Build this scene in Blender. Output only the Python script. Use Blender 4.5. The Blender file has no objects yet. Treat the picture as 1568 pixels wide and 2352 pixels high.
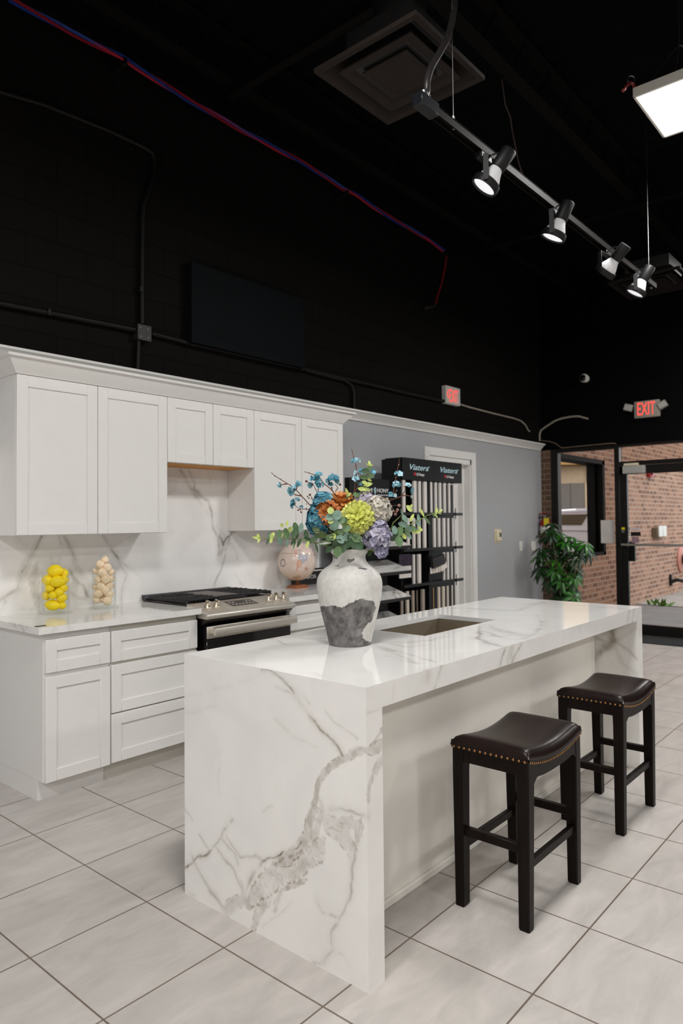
import bpy, bmesh, math, random
import numpy as np
from mathutils import Vector, Matrix

random.seed(7)
C = bpy.context.scene.collection
PI = math.pi

# ------------------------------------------------------------------ camera
CAM_H, FOC, CY = 1.456, 1615.191, 1157.468
_y, _p, _r = math.radians(-49.41), math.radians(1.497), math.radians(-0.502)
FW = Vector((-math.sin(_y) * math.cos(_p), math.cos(_y) * math.cos(_p), math.sin(_p)))
_rt = Vector((math.cos(_y), math.sin(_y), 0))
_up = _rt.cross(FW)
RT = math.cos(_r) * _rt + math.sin(_r) * _up
UP = -math.sin(_r) * _rt + math.cos(_r) * _up
EYE = Vector((0, 0, CAM_H))

def ray(u, v):
    return FW + RT * ((u - 784) / FOC) + UP * ((CY - v) / FOC)

def P(u, v, ax, val):
    """survey helper: the point of a real plane (ax = val) seen at photo pixel u, v"""
    d = ray(u, v); i = 'xyz'.index(ax)
    return EYE + d * ((val - EYE[i]) / d[i])

def D(u, v, depth):
    return EYE + ray(u, v) * depth

def proj(co):
    d = co - np.array(EYE)
    z = d @ np.array(FW)
    return 784 + FOC * (d @ np.array(RT)) / z, CY - FOC * (d @ np.array(UP)) / z

cd = bpy.data.cameras.new('camera')
cam = bpy.data.objects.new('camera', cd); C.objects.link(cam)
m = Matrix((RT, UP, -FW)).transposed().to_4x4(); m.translation = EYE
cam.matrix_world = m
cd.sensor_fit = 'HORIZONTAL'; cd.sensor_width = 36
cd.lens = FOC / 1568 * 36
cd.shift_y = -(1176 - CY) / 1568
cd.clip_end = 200
cd.dof.use_dof = True; cd.dof.focus_distance = 2.9; cd.dof.aperture_fstop = 5.0
bpy.context.scene.camera = cam

# --------------------------------------------------------------- materials
def lin(c):
    return tuple(((x / 255) / 12.92 if x / 255 <= .04045 else ((x / 255 + .055) / 1.055) ** 2.4) for x in c)

def M(name, rgb, rough=.5, metal=0., var=.05, vscale=12., bump=0., bscale=60., coat=0., emit=0., trans=0., spec=.5, ior=1.45, thin=False, stretch=None):
    mt = bpy.data.materials.new(name); mt.use_nodes = True
    nt = mt.node_tree; b = nt.nodes['Principled BSDF']; L = nt.links
    c = lin(rgb)
    b.inputs['Roughness'].default_value = rough; b.inputs['Metallic'].default_value = metal
    b.inputs['Coat Weight'].default_value = coat; b.inputs['IOR'].default_value = ior
    b.inputs['Specular IOR Level'].default_value = spec
    b.inputs['Transmission Weight'].default_value = trans
    tc = nt.nodes.new('ShaderNodeTexCoord'); src = tc.outputs['Object']
    if stretch:
        mp = nt.nodes.new('ShaderNodeMapping'); mp.inputs['Scale'].default_value = stretch
        L.new(src, mp.inputs['Vector']); src = mp.outputs['Vector']
    n = nt.nodes.new('ShaderNodeTexNoise'); n.inputs['Scale'].default_value = vscale; n.inputs['Detail'].default_value = 3
    L.new(src, n.inputs['Vector'])
    r = nt.nodes.new('ShaderNodeValToRGB')
    r.color_ramp.elements[0].position = .3; r.color_ramp.elements[1].position = .7
    r.color_ramp.elements[0].color = (*[max(0, x * (1 - var)) for x in c], 1)
    r.color_ramp.elements[1].color = (*[min(1, x * (1 + var)) for x in c], 1)
    L.new(n.outputs['Fac'], r.inputs['Fac']); L.new(r.outputs['Color'], b.inputs['Base Color'])
    if bump:
        n2 = nt.nodes.new('ShaderNodeTexNoise'); n2.inputs['Scale'].default_value = bscale; n2.inputs['Detail'].default_value = 2
        L.new(src, n2.inputs['Vector'])
        bp = nt.nodes.new('ShaderNodeBump'); bp.inputs['Strength'].default_value = bump; bp.inputs['Distance'].default_value = .004
        L.new(n2.outputs['Fac'], bp.inputs['Height']); L.new(bp.outputs['Normal'], b.inputs['Normal'])
    if emit:
        b.inputs['Emission Color'].default_value = (*c, 1); b.inputs['Emission Strength'].default_value = emit
    return mt

def brick_mat(name, c1, c2, mort, w, h, ms, rough=.8, bump=.5, origin=(0, 0, 0), axes='xz', offset=.5, bias=0., streak=None, darkn=None, spec=.5):
    mt = bpy.data.materials.new(name); mt.use_nodes = True
    nt = mt.node_tree; b = nt.nodes['Principled BSDF']; L = nt.links; N = nt.nodes.new
    b.inputs['Roughness'].default_value = rough; b.inputs['Specular IOR Level'].default_value = spec
    g = N('ShaderNodeNewGeometry'); sp = N('ShaderNodeSeparateXYZ'); L.new(g.outputs['Position'], sp.inputs[0])
    cb = N('ShaderNodeCombineXYZ')
    for k, a in enumerate(axes):
        ad = N('ShaderNodeMath'); ad.operation = 'SUBTRACT'; ad.inputs[1].default_value = origin['xyz'.index(a)]
        L.new(sp.outputs['xyz'.index(a)], ad.inputs[0]); L.new(ad.outputs[0], cb.inputs[k])
    br = N('ShaderNodeTexBrick'); br.offset = offset; br.squash = 1
    br.inputs['Scale'].default_value = 1; br.inputs['Brick Width'].default_value = w; br.inputs['Row Height'].default_value = h
    br.inputs['Mortar Size'].default_value = ms; br.inputs['Mortar Smooth'].default_value = .1; br.inputs['Bias'].default_value = bias
    br.inputs['Color1'].default_value = (*lin(c1), 1); br.inputs['Color2'].default_value = (*lin(c2), 1); br.inputs['Mortar'].default_value = (*lin(mort), 1)
    L.new(cb.outputs[0], br.inputs['Vector'])
    col = br.outputs['Color']
    if streak:
        mp = N('ShaderNodeMapping'); mp.inputs['Scale'].default_value = streak[0]; mp.inputs['Rotation'].default_value = (0, 0, .5)
        L.new(g.outputs['Position'], mp.inputs['Vector'])
        n = N('ShaderNodeTexNoise'); n.inputs['Scale'].default_value = streak[1]; n.inputs['Detail'].default_value = 8; n.inputs['Roughness'].default_value = .65; n.inputs['Distortion'].default_value = .6
        L.new(mp.outputs[0], n.inputs['Vector'])
        r = N('ShaderNodeValToRGB'); r.color_ramp.elements[0].position = .3; r.color_ramp.elements[1].position = .72
        a = streak[2]; r.color_ramp.elements[0].color = (a, a, a, 1); r.color_ramp.elements[1].color = (1, 1, 1, 1)
        L.new(n.outputs['Fac'], r.inputs['Fac'])
        mx = N('ShaderNodeMix'); mx.data_type = 'RGBA'; mx.blend_type = 'MULTIPLY'; mx.inputs['Factor'].default_value = 1
        L.new(col, mx.inputs[6]); L.new(r.outputs['Color'], mx.inputs[7]); col = mx.outputs[2]
    L.new(col, b.inputs['Base Color'])
    bp = N('ShaderNodeBump'); bp.inputs['Strength'].default_value = bump; bp.inputs['Distance'].default_value = .006; bp.invert = True
    L.new(br.outputs['Fac'], bp.inputs['Height']); L.new(bp.outputs['Normal'], b.inputs['Normal'])
    return mt

def marble_mat(name, rough=.07, base=(232, 230, 227)):
    mt = bpy.data.materials.new(name); mt.use_nodes = True
    nt = mt.node_tree; b = nt.nodes['Principled BSDF']; L = nt.links; N = nt.nodes.new
    b.inputs['Roughness'].default_value = rough
    at = N('ShaderNodeAttribute'); at.attribute_name = 'vein'
    sp = N('ShaderNodeSeparateColor'); L.new(at.outputs['Color'], sp.inputs[0])
    g = N('ShaderNodeNewGeometry')
    n = N('ShaderNodeTexNoise'); n.inputs['Scale'].default_value = 3.5; n.inputs['Detail'].default_value = 5; n.inputs['Distortion'].default_value = .8
    L.new(g.outputs['Position'], n.inputs['Vector'])
    r = N('ShaderNodeValToRGB'); r.color_ramp.elements[0].position = .32; r.color_ramp.elements[1].position = .6
    r.color_ramp.elements[0].color = (*[x * .93 for x in lin(base)], 1); r.color_ramp.elements[1].color = (*lin(base), 1)
    L.new(n.outputs['Fac'], r.inputs['Fac'])
    col = r.outputs['Color']
    for k, c in ((0, (150, 144, 133)), (1, (134, 112, 78)), (2, (62, 52, 42))):
        mx = N('ShaderNodeMix'); mx.data_type = 'RGBA'; mx.inputs[7].default_value = (*lin(c), 1)
        L.new(sp.outputs[k], mx.inputs[0]); L.new(col, mx.inputs[6]); col = mx.outputs[2]
    L.new(col, b.inputs['Base Color'])
    return mt

def attr_mat(name, attr, rough=.6, bump=0., bscale=40., spec=.5, coat=0.):
    mt = bpy.data.materials.new(name); mt.use_nodes = True
    nt = mt.node_tree; b = nt.nodes['Principled BSDF']; L = nt.links; N = nt.nodes.new
    b.inputs['Roughness'].default_value = rough; b.inputs['Specular IOR Level'].default_value = spec; b.inputs['Coat Weight'].default_value = coat
    at = N('ShaderNodeAttribute'); at.attribute_name = attr
    n = N('ShaderNodeTexNoise'); n.inputs['Scale'].default_value = bscale; n.inputs['Detail'].default_value = 6
    tc = N('ShaderNodeTexCoord'); L.new(tc.outputs['Object'], n.inputs['Vector'])
    r = N('ShaderNodeValToRGB'); r.color_ramp.elements[0].position = .3; r.color_ramp.elements[1].position = .7
    r.color_ramp.elements[0].color = (.84, .84, .84, 1)
    L.new(n.outputs['Fac'], r.inputs['Fac'])
    mx = N('ShaderNodeMix'); mx.data_type = 'RGBA'; mx.blend_type = 'MULTIPLY'; mx.inputs[0].default_value = 1
    L.new(at.outputs['Color'], mx.inputs[6]); L.new(r.outputs['Color'], mx.inputs[7]); L.new(mx.outputs[2], b.inputs['Base Color'])
    if bump:
        bp = N('ShaderNodeBump'); bp.inputs['Strength'].default_value = bump; bp.inputs['Distance'].default_value = .004
        L.new(n.outputs['Fac'], bp.inputs['Height']); L.new(bp.outputs['Normal'], b.inputs['Normal'])
    return mt

def glass_mat(name, tint=(255, 255, 255), refl=.12, rmax=1.):
    """thin clear glass: mostly see-through with a fresnel reflection"""
    mt = bpy.data.materials.new(name); mt.use_nodes = True
    nt = mt.node_tree; L = nt.links; N = nt.nodes.new
    nt.nodes.remove(nt.nodes['Principled BSDF']); out = nt.nodes['Material Output']
    t = N('ShaderNodeBsdfTransparent'); t.inputs['Color'].default_value = (*lin(tint), 1)
    gl = N('ShaderNodeBsdfGlossy'); gl.inputs['Roughness'].default_value = .02
    lw = N('ShaderNodeLayerWeight'); lw.inputs['Blend'].default_value = refl
    nz = N('ShaderNodeTexNoise'); nz.inputs['Scale'].default_value = 2.0
    mr = N('ShaderNodeMath'); mr.operation = 'MULTIPLY_ADD'; mr.inputs[1].default_value = .01; mr.inputs[2].default_value = .01
    L.new(nz.outputs['Fac'], mr.inputs[0]); L.new(mr.outputs[0], gl.inputs['Roughness'])
    mz = N('ShaderNodeMath'); mz.operation = 'MULTIPLY'; mz.inputs[1].default_value = rmax; L.new(lw.outputs['Fresnel'], mz.inputs[0])
    mx = N('ShaderNodeMixShader'); L.new(mz.outputs[0], mx.inputs[0]); L.new(t.outputs[0], mx.inputs[1]); L.new(gl.outputs[0], mx.inputs[2])
    L.new(mx.outputs[0], out.inputs['Surface'])
    return mt

# ---------------------------------------------------------------- geometry
class MB:
    def __init__(s): s.bm = bmesh.new()
    def _add(s, t):
        me = bpy.data.meshes.new('t'); t.to_mesh(me); t.free(); s.bm.from_mesh(me); bpy.data.meshes.remove(me); return s
    def box(s, x0, x1, y0, y1, z0, z1, bev=0., seg=1, mat=None):
        t = bmesh.new(); bmesh.ops.create_cube(t, size=1)
        x0, x1 = min(x0, x1), max(x0, x1); y0, y1 = min(y0, y1), max(y0, y1); z0, z1 = min(z0, z1), max(z0, z1)
        bmesh.ops.scale(t, vec=(x1 - x0, y1 - y0, z1 - z0), verts=t.verts)
        if bev: bmesh.ops.bevel(t, geom=t.edges[:], offset=bev, segments=seg, profile=.5, affect='EDGES')
        bmesh.ops.translate(t, vec=((x0 + x1) / 2, (y0 + y1) / 2, (z0 + z1) / 2), verts=t.verts)
        if mat is not None: bmesh.ops.transform(t, matrix=mat, verts=t.verts)
        return s._add(t)
    def tube(s, pts, r, n=8, caps=True, taper=None):
        pts = [Vector(p) for p in pts]; t = bmesh.new(); rings = []
        prev = None
        for i, p in enumerate(pts):
            d = (pts[min(i + 1, len(pts) - 1)] - pts[max(i - 1, 0)]).normalized()
            if prev is None:
                a = d.orthogonal().normalized()
            else:
                a = (prev - d * prev.dot(d));  a = a.normalized() if a.length > 1e-6 else d.orthogonal().normalized()
            prev = a; b = d.cross(a)
            rr = r if taper is None else r + (taper - r) * i / max(1, len(pts) - 1)
            rings.append([t.verts.new(p + (a * math.cos(2 * PI * k / n) + b * math.sin(2 * PI * k / n)) * rr) for k in range(n)])
        for A, B in zip(rings, rings[1:]):
            for k in range(n): t.faces.new((A[k], A[(k + 1) % n], B[(k + 1) % n], B[k]))
        if caps and n > 2:
            t.faces.new(rings[0][::-1]); t.faces.new(rings[-1])
        return s._add(t)
    def lathe(s, prof, c=(0, 0, 0), n=48, mat=None):
        """profile [(r, z)] spun about the vertical through c"""
        t = bmesh.new(); rings = []
        for r, z in prof:
            if r < 1e-6: rings.append([t.verts.new((0, 0, z))])
            else: rings.append([t.verts.new((r * math.cos(2 * PI * k / n), r * math.sin(2 * PI * k / n), z)) for k in range(n)])
        for A, B in zip(rings, rings[1:]):
            for k in range(n):
                k2 = (k + 1) % n
                if len(A) == 1 and len(B) == 1: continue
                if len(A) == 1: t.faces.new((A[0], B[k2], B[k]))
                elif len(B) == 1: t.faces.new((A[k], A[k2], B[0]))
                else: t.faces.new((A[k], A[k2], B[k2], B[k]))
        if mat is not None: bmesh.ops.transform(t, matrix=mat, verts=t.verts)
        bmesh.ops.translate(t, vec=c, verts=t.verts)
        return s._add(t)
    def prism(s, poly, axis, a0, a1, bev=0.):
        """polygon in the plane across axis ('x': (y,z), 'y': (x,z), 'z': (x,y)) pushed from a0 to a1"""
        t = bmesh.new()
        f = {'x': lambda p, a: (a, p[0], p[1]), 'y': lambda p, a: (p[0], a, p[1]), 'z': lambda p, a: (p[0], p[1], a)}[axis]
        A = [t.verts.new(f(p, a0)) for p in poly]; B = [t.verts.new(f(p, a1)) for p in poly]; n = len(poly)
        t.faces.new(A[::-1]); t.faces.new(B)
        for k in range(n): t.faces.new((A[k], A[(k + 1) % n], B[(k + 1) % n], B[k]))
        bmesh.ops.recalc_face_normals(t, faces=t.faces)
        if bev: bmesh.ops.bevel(t, geom=t.edges[:], offset=bev, segments=1, profile=.5, affect='EDGES')
        return s._add(t)
    def ball(s, c, r, sub=2, mat=None, seg=None):
        t = bmesh.new()
        if seg: bmesh.ops.create_uvsphere(t, u_segments=seg, v_segments=seg // 2, radius=1)
        else: bmesh.ops.create_icosphere(t, subdivisions=sub, radius=1)
        r = (r, r, r) if not hasattr(r, '__len__') else r
        bmesh.ops.scale(t, vec=r, verts=t.verts)
        if mat is not None: bmesh.ops.transform(t, matrix=mat, verts=t.verts)
        bmesh.ops.translate(t, vec=c, verts=t.verts)
        return s._add(t)
    def poly(s, pts):
        vs = [s.bm.verts.new(p) for p in pts]; s.bm.faces.new(vs); return s
    def grid(s, o, a, b, na, nb, f=None):
        o, a, b = Vector(o), Vector(a), Vector(b); t = bmesh.new()
        V = [[t.verts.new((o + a * (i / na) + b * (j / nb)) if f is None else f(i / na, j / nb)) for j in range(nb + 1)] for i in range(na + 1)]
        for i in range(na):
            for j in range(nb): t.faces.new((V[i][j], V[i + 1][j], V[i + 1][j + 1], V[i][j + 1]))
        return s._add(t)
    def gridbox(s, x0, x1, y0, y1, z0, z1, st):
        n = lambda a, b: max(1, min(620, int(round((b - a) / st))))
        nx, ny, nz = n(x0, x1), n(y0, y1), n(z0, z1); X, Y, Z = (x1 - x0, 0, 0), (0, y1 - y0, 0), (0, 0, z1 - z0)
        s.grid((x0, y0, z0), Y, X, ny, nx); s.grid((x0, y0, z1), X, Y, nx, ny)
        s.grid((x0, y0, z0), X, Z, nx, nz); s.grid((x0, y1, z0), Z, X, nz, nx)
        s.grid((x0, y0, z0), Z, Y, nz, ny); s.grid((x1, y0, z0), Y, Z, ny, nz)
        return s
    def leaf(s, base, d, up, L, W, cup=.15, bend=.2, tipw=0., n=5, round_=False):
        """one curved leaf or petal: base point, direction, face normal hint, length, width"""
        d = Vector(d).normalized(); side = d.cross(Vector(up)); side = side.normalized() if side.length > 1e-6 else d.orthogonal().normalized()
        nn = side.cross(d).normalized(); t = s.bm; rows = []
        for i in range(n + 1):
            q = i / n
            w = (math.sin(PI * min(.97, .06 + .92 * q)) ** (.55 if round_ else .8)) * W / 2
            if tipw: w = max(w, tipw * W / 2 * (q ** .7)) if q > .3 else w
            c = Vector(base) + d * (L * q) - nn * (bend * L * q * q)
            rows.append([t.verts.new(c + side * (w * k) + nn * (cup * W * abs(k))) for k in (-1, 0, 1)])
        for A, B in zip(rows, rows[1:]):
            for k in range(2): t.faces.new((A[k], A[k + 1], B[k + 1], B[k]))
        return s
    def build(s, name, mat, parent=None, smooth=True, angle=38, origin=None):
        me = bpy.data.meshes.new(name); s.bm.to_mesh(me); s.bm.free()
        if parent is not None:
            w = Vector(parent['_w']); me.transform(Matrix.Translation(-w))
        else:
            co = np.empty(len(me.vertices) * 3); me.vertices.foreach_get('co', co); co = co.reshape(-1, 3)
            w = Vector(origin) if origin is not None else Vector(((co[:, 0].min() + co[:, 0].max()) / 2, (co[:, 1].min() + co[:, 1].max()) / 2, co[:, 2].min()))
            me.transform(Matrix.Translation(-w))
        if smooth:
            me.shade_smooth(); me.set_sharp_from_angle(angle=math.radians(angle))
        o = bpy.data.objects.new(name, me); C.objects.link(o); me.materials.append(mat)
        if parent is not None: o.parent = parent; o['_w'] = parent['_w']
        else: o.location = w; o['_w'] = tuple(w)
        return o

def thing(name, label, cat, loc, group=None, kind=None):
    o = bpy.data.objects.new(name, None); C.objects.link(o); o.location = loc; o['_w'] = tuple(loc)
    o.empty_display_size = .05
    return tag(o, label, cat, group, kind)

def tag(o, label, cat, group=None, kind=None):
    o['label'] = label; o['category'] = cat
    if group: o['group'] = group
    if kind: o['kind'] = kind
    return o

def struct(mb, name, mat, label, cat, **k):
    return tag(mb.build(name, mat, **k), label, cat, kind='structure')

def copy_thing(o, loc, label=None, rot=None):
    def cp(a, par):
        c = a.copy(); C.objects.link(c)
        if par is not None: c.parent = par
        for ch in list(a.children): cp(ch, c)
        return c
    c = cp(o, None); c.location = loc
    if rot is not None: c.rotation_euler = rot
    if label: c['label'] = label
    return c

def letters(txt, mat, parent, o, ex, ey, h, width=None, shear=0., depth=.002, bold=0., name='lettering', res=3):
    """raised lettering: origin lower left o, writing direction ex, letter up ey, cap height h"""
    cu = bpy.data.curves.new('t', 'FONT'); cu.body = txt; cu.extrude = depth / 2 / h * .7; cu.shear = shear; cu.offset = bold; cu.resolution_u = res
    ob = bpy.data.objects.new('t', cu); C.objects.link(ob)
    bpy.context.view_layer.update()
    me = bpy.data.meshes.new_from_object(ob.evaluated_get(bpy.context.evaluated_depsgraph_get()))
    bpy.data.objects.remove(ob); bpy.data.curves.remove(cu)
    co = np.empty(len(me.vertices) * 3); me.vertices.foreach_get('co', co); co = co.reshape(-1, 3)
    co[:, 0] -= co[:, 0].min(); k = h / .7
    kx = k if width is None else width / co[:, 0].max()
    ex, ey = Vector(ex).normalized(), Vector(ey).normalized(); ez = ex.cross(ey)
    w = np.array(o) + np.outer(co[:, 0] * kx, ex) + np.outer(co[:, 1] * k, ey) + np.outer(co[:, 2] * k, ez)
    me.vertices.foreach_set('co', w.ravel()); me.update()
    mb = MB(); mb.bm.from_mesh(me); bpy.data.meshes.remove(me)
    return mb.build(name, mat, parent, smooth=False)

# ------------------------------------------------------- stone vein fields
def _h(ix, iy, iz, seed):
    n = (ix * 374761393 + iy * 668265263 + iz * 2147483647 + seed * 974634777) & 0xffffffff
    n = ((n ^ (n >> 13)) * 1274126177) & 0xffffffff
    return ((n ^ (n >> 16)) & 0xffff) / 65535.0

def vnoise(p, sc, seed=0):
    q = p * sc; i = np.floor(q).astype(np.int64); f = q - i; f = f * f * (3 - 2 * f); r = 0
    for dx in (0, 1):
        for dy in (0, 1):
            for dz in (0, 1):
                w = (f[:, 0] if dx else 1 - f[:, 0]) * (f[:, 1] if dy else 1 - f[:, 1]) * (f[:, 2] if dz else 1 - f[:, 2])
                r = r + w * _h(i[:, 0] + dx, i[:, 1] + dy, i[:, 2] + dz, seed)
    return r

def fbm(p, sc, seed=0, o=4):
    r, a, t = 0, .5, 0
    for k in range(o): r = r + a * vnoise(p, sc * 2 ** k, seed + k); t += a; a *= .5
    return r / t

def sst(a, b, x):
    t = np.clip((x - a) / (b - a), 0, 1); return t * t * (3 - 2 * t)

def paint_veins(o, veins, wob=.012):
    """stone colouring of a slab: veins = [(points, width, strength, ochre, dark, kind)]"""
    me = o.data; n = len(me.vertices); co = np.empty(n * 3); me.vertices.foreach_get('co', co)
    p = co.reshape(-1, 3) + np.array(o['_w'])
    q = p.copy()
    for k in range(3):
        q[:, k] += (fbm(p, 9, 11 * k + 1) - .5) * wob * 3 + (fbm(p, 45, 11 * k + 5, 3) - .5) * wob
    n1, n2, n3 = fbm(q, 17, 77, 5), fbm(p, 70, 99, 3), fbm(q, 44, 55, 4)
    G = np.zeros(n); O = np.zeros(n); K = np.zeros(n)
    for pts, w, s, och, dk, kind in veins:
        a = np.array([tuple(x) for x in pts], float)
        wm = max(w) if hasattr(w, '__len__') else w
        lo, hi = a.min(0) - wm * 3 - .05, a.max(0) + wm * 3 + .05
        idx = np.where(((q > lo) & (q < hi)).all(1))[0]
        if len(idx) == 0: continue
        Q = q[idx]; d = np.full(len(idx), 9.); sp_ = np.zeros(len(idx)); ns = len(a) - 1
        for k_, (A, B) in enumerate(zip(a, a[1:])):
            ab = B - A; t = np.clip(((Q - A) @ ab) / max(1e-12, ab @ ab), 0, 1)
            dd = np.linalg.norm(Q - A - t[:, None] * ab, axis=1); nr = dd < d
            sp_ = np.where(nr, (k_ + t) / ns, sp_); d = np.minimum(d, dd)
        ends = np.clip(np.minimum(sp_, 1 - sp_) * ns / .8, 0, 1) ** .6
        if hasattr(w, '__len__'): w = np.interp(sp_, np.linspace(0, 1, len(w)), w)
        m1, m2, m3 = n1[idx], n2[idx], n3[idx]
        if kind == 'l':
            ww = w * (.5 + m1)
            g = s * np.exp(-(d / ww) ** 2) * np.clip(.55 + .9 * (m1 - .3), .3, 1.1) + .22 * s * np.exp(-(d / (ww * 3.5)) ** 2)
            e = np.exp(-(d / (ww * .35)) ** 2) * sst(.42, .62, m2)
            oo, kk = och * g * sst(.4, .7, m1) , dk * e
        else:
            t = d / (w * (.45 + .55 * ends) * (.65 + .7 * m1))
            ins = sst(1.05, .8, t)
            mm = .6 * m1 + .4 * m3; holes = sst(.46, .62, mm) if kind == 'h' else 0
            g = s * sst(1.25, .45, t) * (.5 + .9 * (m3 - .25)) * (1 - .8 * holes) * (.6 + .4 * ends)
            edge = np.exp(-((t - .92) / .13) ** 2) * (.25 + .75 * ends)
            rim = np.exp(-((mm - .50) / .02) ** 2) * ins if kind == 'h' else 0
            oo = och * (.75 * edge * sst(.44, .66, m2) + .22 * ins * sst(.45, .7, m3) + .32 * rim * sst(.4, .6, m2))
            kk = .8 * dk * edge * sst(.56, .70, m2)
        G[idx] = np.maximum(G[idx], g); O[idx] = np.maximum(O[idx], oo); K[idx] = np.maximum(K[idx], kk)
    c = np.ones((n, 4)); c[:, 0] = np.clip(G, 0, 1); c[:, 1] = np.clip(O, 0, 1); c[:, 2] = np.clip(K, 0, 1)
    at = me.attributes.new('vein', 'FLOAT_COLOR', 'POINT'); at.data.foreach_set('color', c.ravel())

def set_attr(o, name, col):
    c = np.ones((len(col), 4)); c[:, :3] = col
    at = o.data.attributes.new(name, 'FLOAT_COLOR', 'POINT'); at.data.foreach_set('color', c.ravel())

def verts_world(o):
    co = np.empty(len(o.data.vertices) * 3); o.data.vertices.foreach_get('co', co); return co.reshape(-1, 3) + np.array(o['_w'])

def in_poly(u, v, poly):
    r = np.zeros(len(u), bool); j = len(poly) - 1
    for i in range(len(poly)):
        xi, yi = poly[i]; xj, yj = poly[j]
        c = ((yi > v) != (yj > v)) & (u < (xj - xi) * (v - yi) / (yj - yi + 1e-12) + xi); r ^= c; j = i
    return r

# material palette
WHITE = M('white_lacquer', (226, 224, 221), .38, var=.01)
WHITE_TRIM = M('white_trim_paint', (230, 228, 225), .4, var=.01)
SHADOWGAP = M('cabinet_gap_shade', (205, 201, 192), .5, var=.02)  # box tone darkened to carry the shadow lines between the fronts
PANELW = M('matt_white_panel', (243, 239, 231), .5, var=.02, vscale=3)
BLUEGREY = M('blue_grey_wall_paint', (168, 169, 172), .6, var=.015, bump=.06, bscale=250)
BLACKP = M('black_paint', (11, 10, 9), .8, var=.2, vscale=4, spec=.06)
BLACKC = M('black_ceiling_paint', (7, 7, 7), .8, var=.2, vscale=4, spec=.06)
BLACKM = M('black_metal', (24, 23, 23), .4, var=.08)
BLACKG = M('black_gloss', (10, 10, 11), .12, var=.05)
STEEL = M('brushed_steel', (226, 220, 210), .5, 1, var=.08, vscale=3, stretch=(1, 60, 60))
SINKS = M('sink_steel', (176, 166, 150), .5, 1, var=.08, vscale=4)
CHROME = M('bright_chrome', (215, 210, 200), .12, 1, var=.03)
KNOBM = M('champagne_metal', (206, 196, 180), .26, 1, var=.04)
GALV = M('galvanised_metal', (150, 150, 150), .35, 1, var=.1)
CAST = M('cast_iron', (34, 33, 34), .5, var=.15, bump=.15, bscale=200)
ESPRESSO = M('espresso_wood', (19, 12, 9), .42, var=.35, vscale=6, stretch=(8, 8, 1), spec=.16)
LEATHER = M('dark_brown_leather', (27, 16, 14), .30, var=.2, vscale=14, bump=.12, bscale=130, spec=.30)
BRASS = M('antique_brass', (150, 112, 72), .3, 1, var=.15)
ORANGEW = M('orange_plywood', (214, 146, 58), .5, var=.12, stretch=(1, 12, 12))
GLASS = glass_mat('clear_glass', (253, 254, 253), .2, .24)
PANE = glass_mat('window_glass', (235, 236, 236), .06)
PANED = glass_mat('tinted_window_glass', (218, 214, 210), .06)
BRONZE = M('dark_bronze_aluminium', (22, 18, 15), .4, .3, var=.08)
MARBLE = marble_mat('white_marble_slab')
MARBLES = marble_mat('marble_splashback', .12, (243, 241, 239))
WHITEPL = M('white_plastic', (222, 219, 212), .4, var=.02)
GREYPL = M('grey_plastic', (150, 148, 144), .45, var=.04)
IVORY = M('ivory_plastic', (220, 208, 178), .45, var=.03)
BLACKSIGN = M('black_sign_board', (9, 9, 10), .45, var=.05)
WHITEINK = M('white_lettering', (225, 225, 225), .5, var=.02)
BLUEINK = M('pale_blue_lettering', (190, 222, 230), .5, var=.02)
REDINK = M('red_lettering', (196, 40, 62), .5, var=.02)
EXITRED = M('lit_red_letters', (255, 82, 72), .5, var=.01, emit=.95)
PW = 88

# =================================================================== SETTING
WY = 4.25            # face of the kitchen wall
FX = 9.235           # inner face of the storefront wall
CEIL = 4.75
XB, YB = -6.0, -6.5  # showroom walls behind the camera

TILE = brick_mat('floor_tile', (200, 194, 189), (194, 188, 182), (112, 97, 85), .4552, .458, .0032, .36, .35,
                 (1.591, 3.286, 0), 'xy', 0., 0., ((1.0, 3.0, 1), 3.4, .74))
mb = MB().box(XB - .2, FX + .0, YB - .2, WY + .3, -.12, 0)
struct(mb, 'floor', TILE, 'pale stone look floor tiles with brown grout', 'floor')

BLOCK = brick_mat('black_painted_block', (13, 11.5, 10), (15, 13, 11.5), (8, 7, 6.5), .40, .20, .006, .75, .9, (0, 0, .05), 'xz', .5, spec=.10)
BLOCKY = brick_mat('black_painted_front', (7, 6, 6), (8, 7, 7), (5, 5, 5), .40, .20, .006, .6, .6, (0, 0, .05), 'yz', .5, spec=.06)
struct(MB().box(XB - .2, FX + .25, WY, WY + .3, 2.43, CEIL), 'wall_left_upper', BLOCK, 'black painted block wall above the white crown moulding', 'wall')
DX0, DX1, DZ = 6.43, 7.325, 2.18
mb = MB().box(XB - .2, DX0, WY, WY + .3, 0, 2.43).box(DX1, FX, WY, WY + .3, 0, 2.43).box(DX0, DX1, WY, WY + .3, DZ, 2.43)
struct(mb, 'wall_left', BLUEGREY, 'blue grey painted wall behind cabinets and sample racks', 'wall')
# white inner door with deep casing
dr = thing('door_2', 'white inner door and casing behind the black stone sample racks', 'door', (6.88, WY + .16, 0), kind='structure')
mb = MB().box(DX0, DX1, WY + .15, WY + .19, .005, DZ - .06)
for k in range(6):
    x = DX0 + .05 + k * .14
    mb.box(x, x + .1, WY + .142, WY + .15, .12, DZ - .18, .006)
mb.build('door_leaf', WHITE_TRIM, dr)
mb = MB()
for x in (DX0 - .093, DX1):
    mb.box(x, x + .09, WY - .018, WY, 0, DZ + .09, .003); mb.box(x + .025, x + .065, WY - .026, WY - .0175, 0, DZ - .01, .002)
mb.box(DX0 - .003, DX1, WY - .0178, WY, DZ, DZ + .09, .003)
mb.box(DX0, DX0 + .02, WY, WY + .15, 0, DZ).box(DX1 - .02, DX1, WY, WY + .15, 0, DZ).box(DX0, DX1, WY, WY + .15, DZ - .06, DZ)
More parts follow.
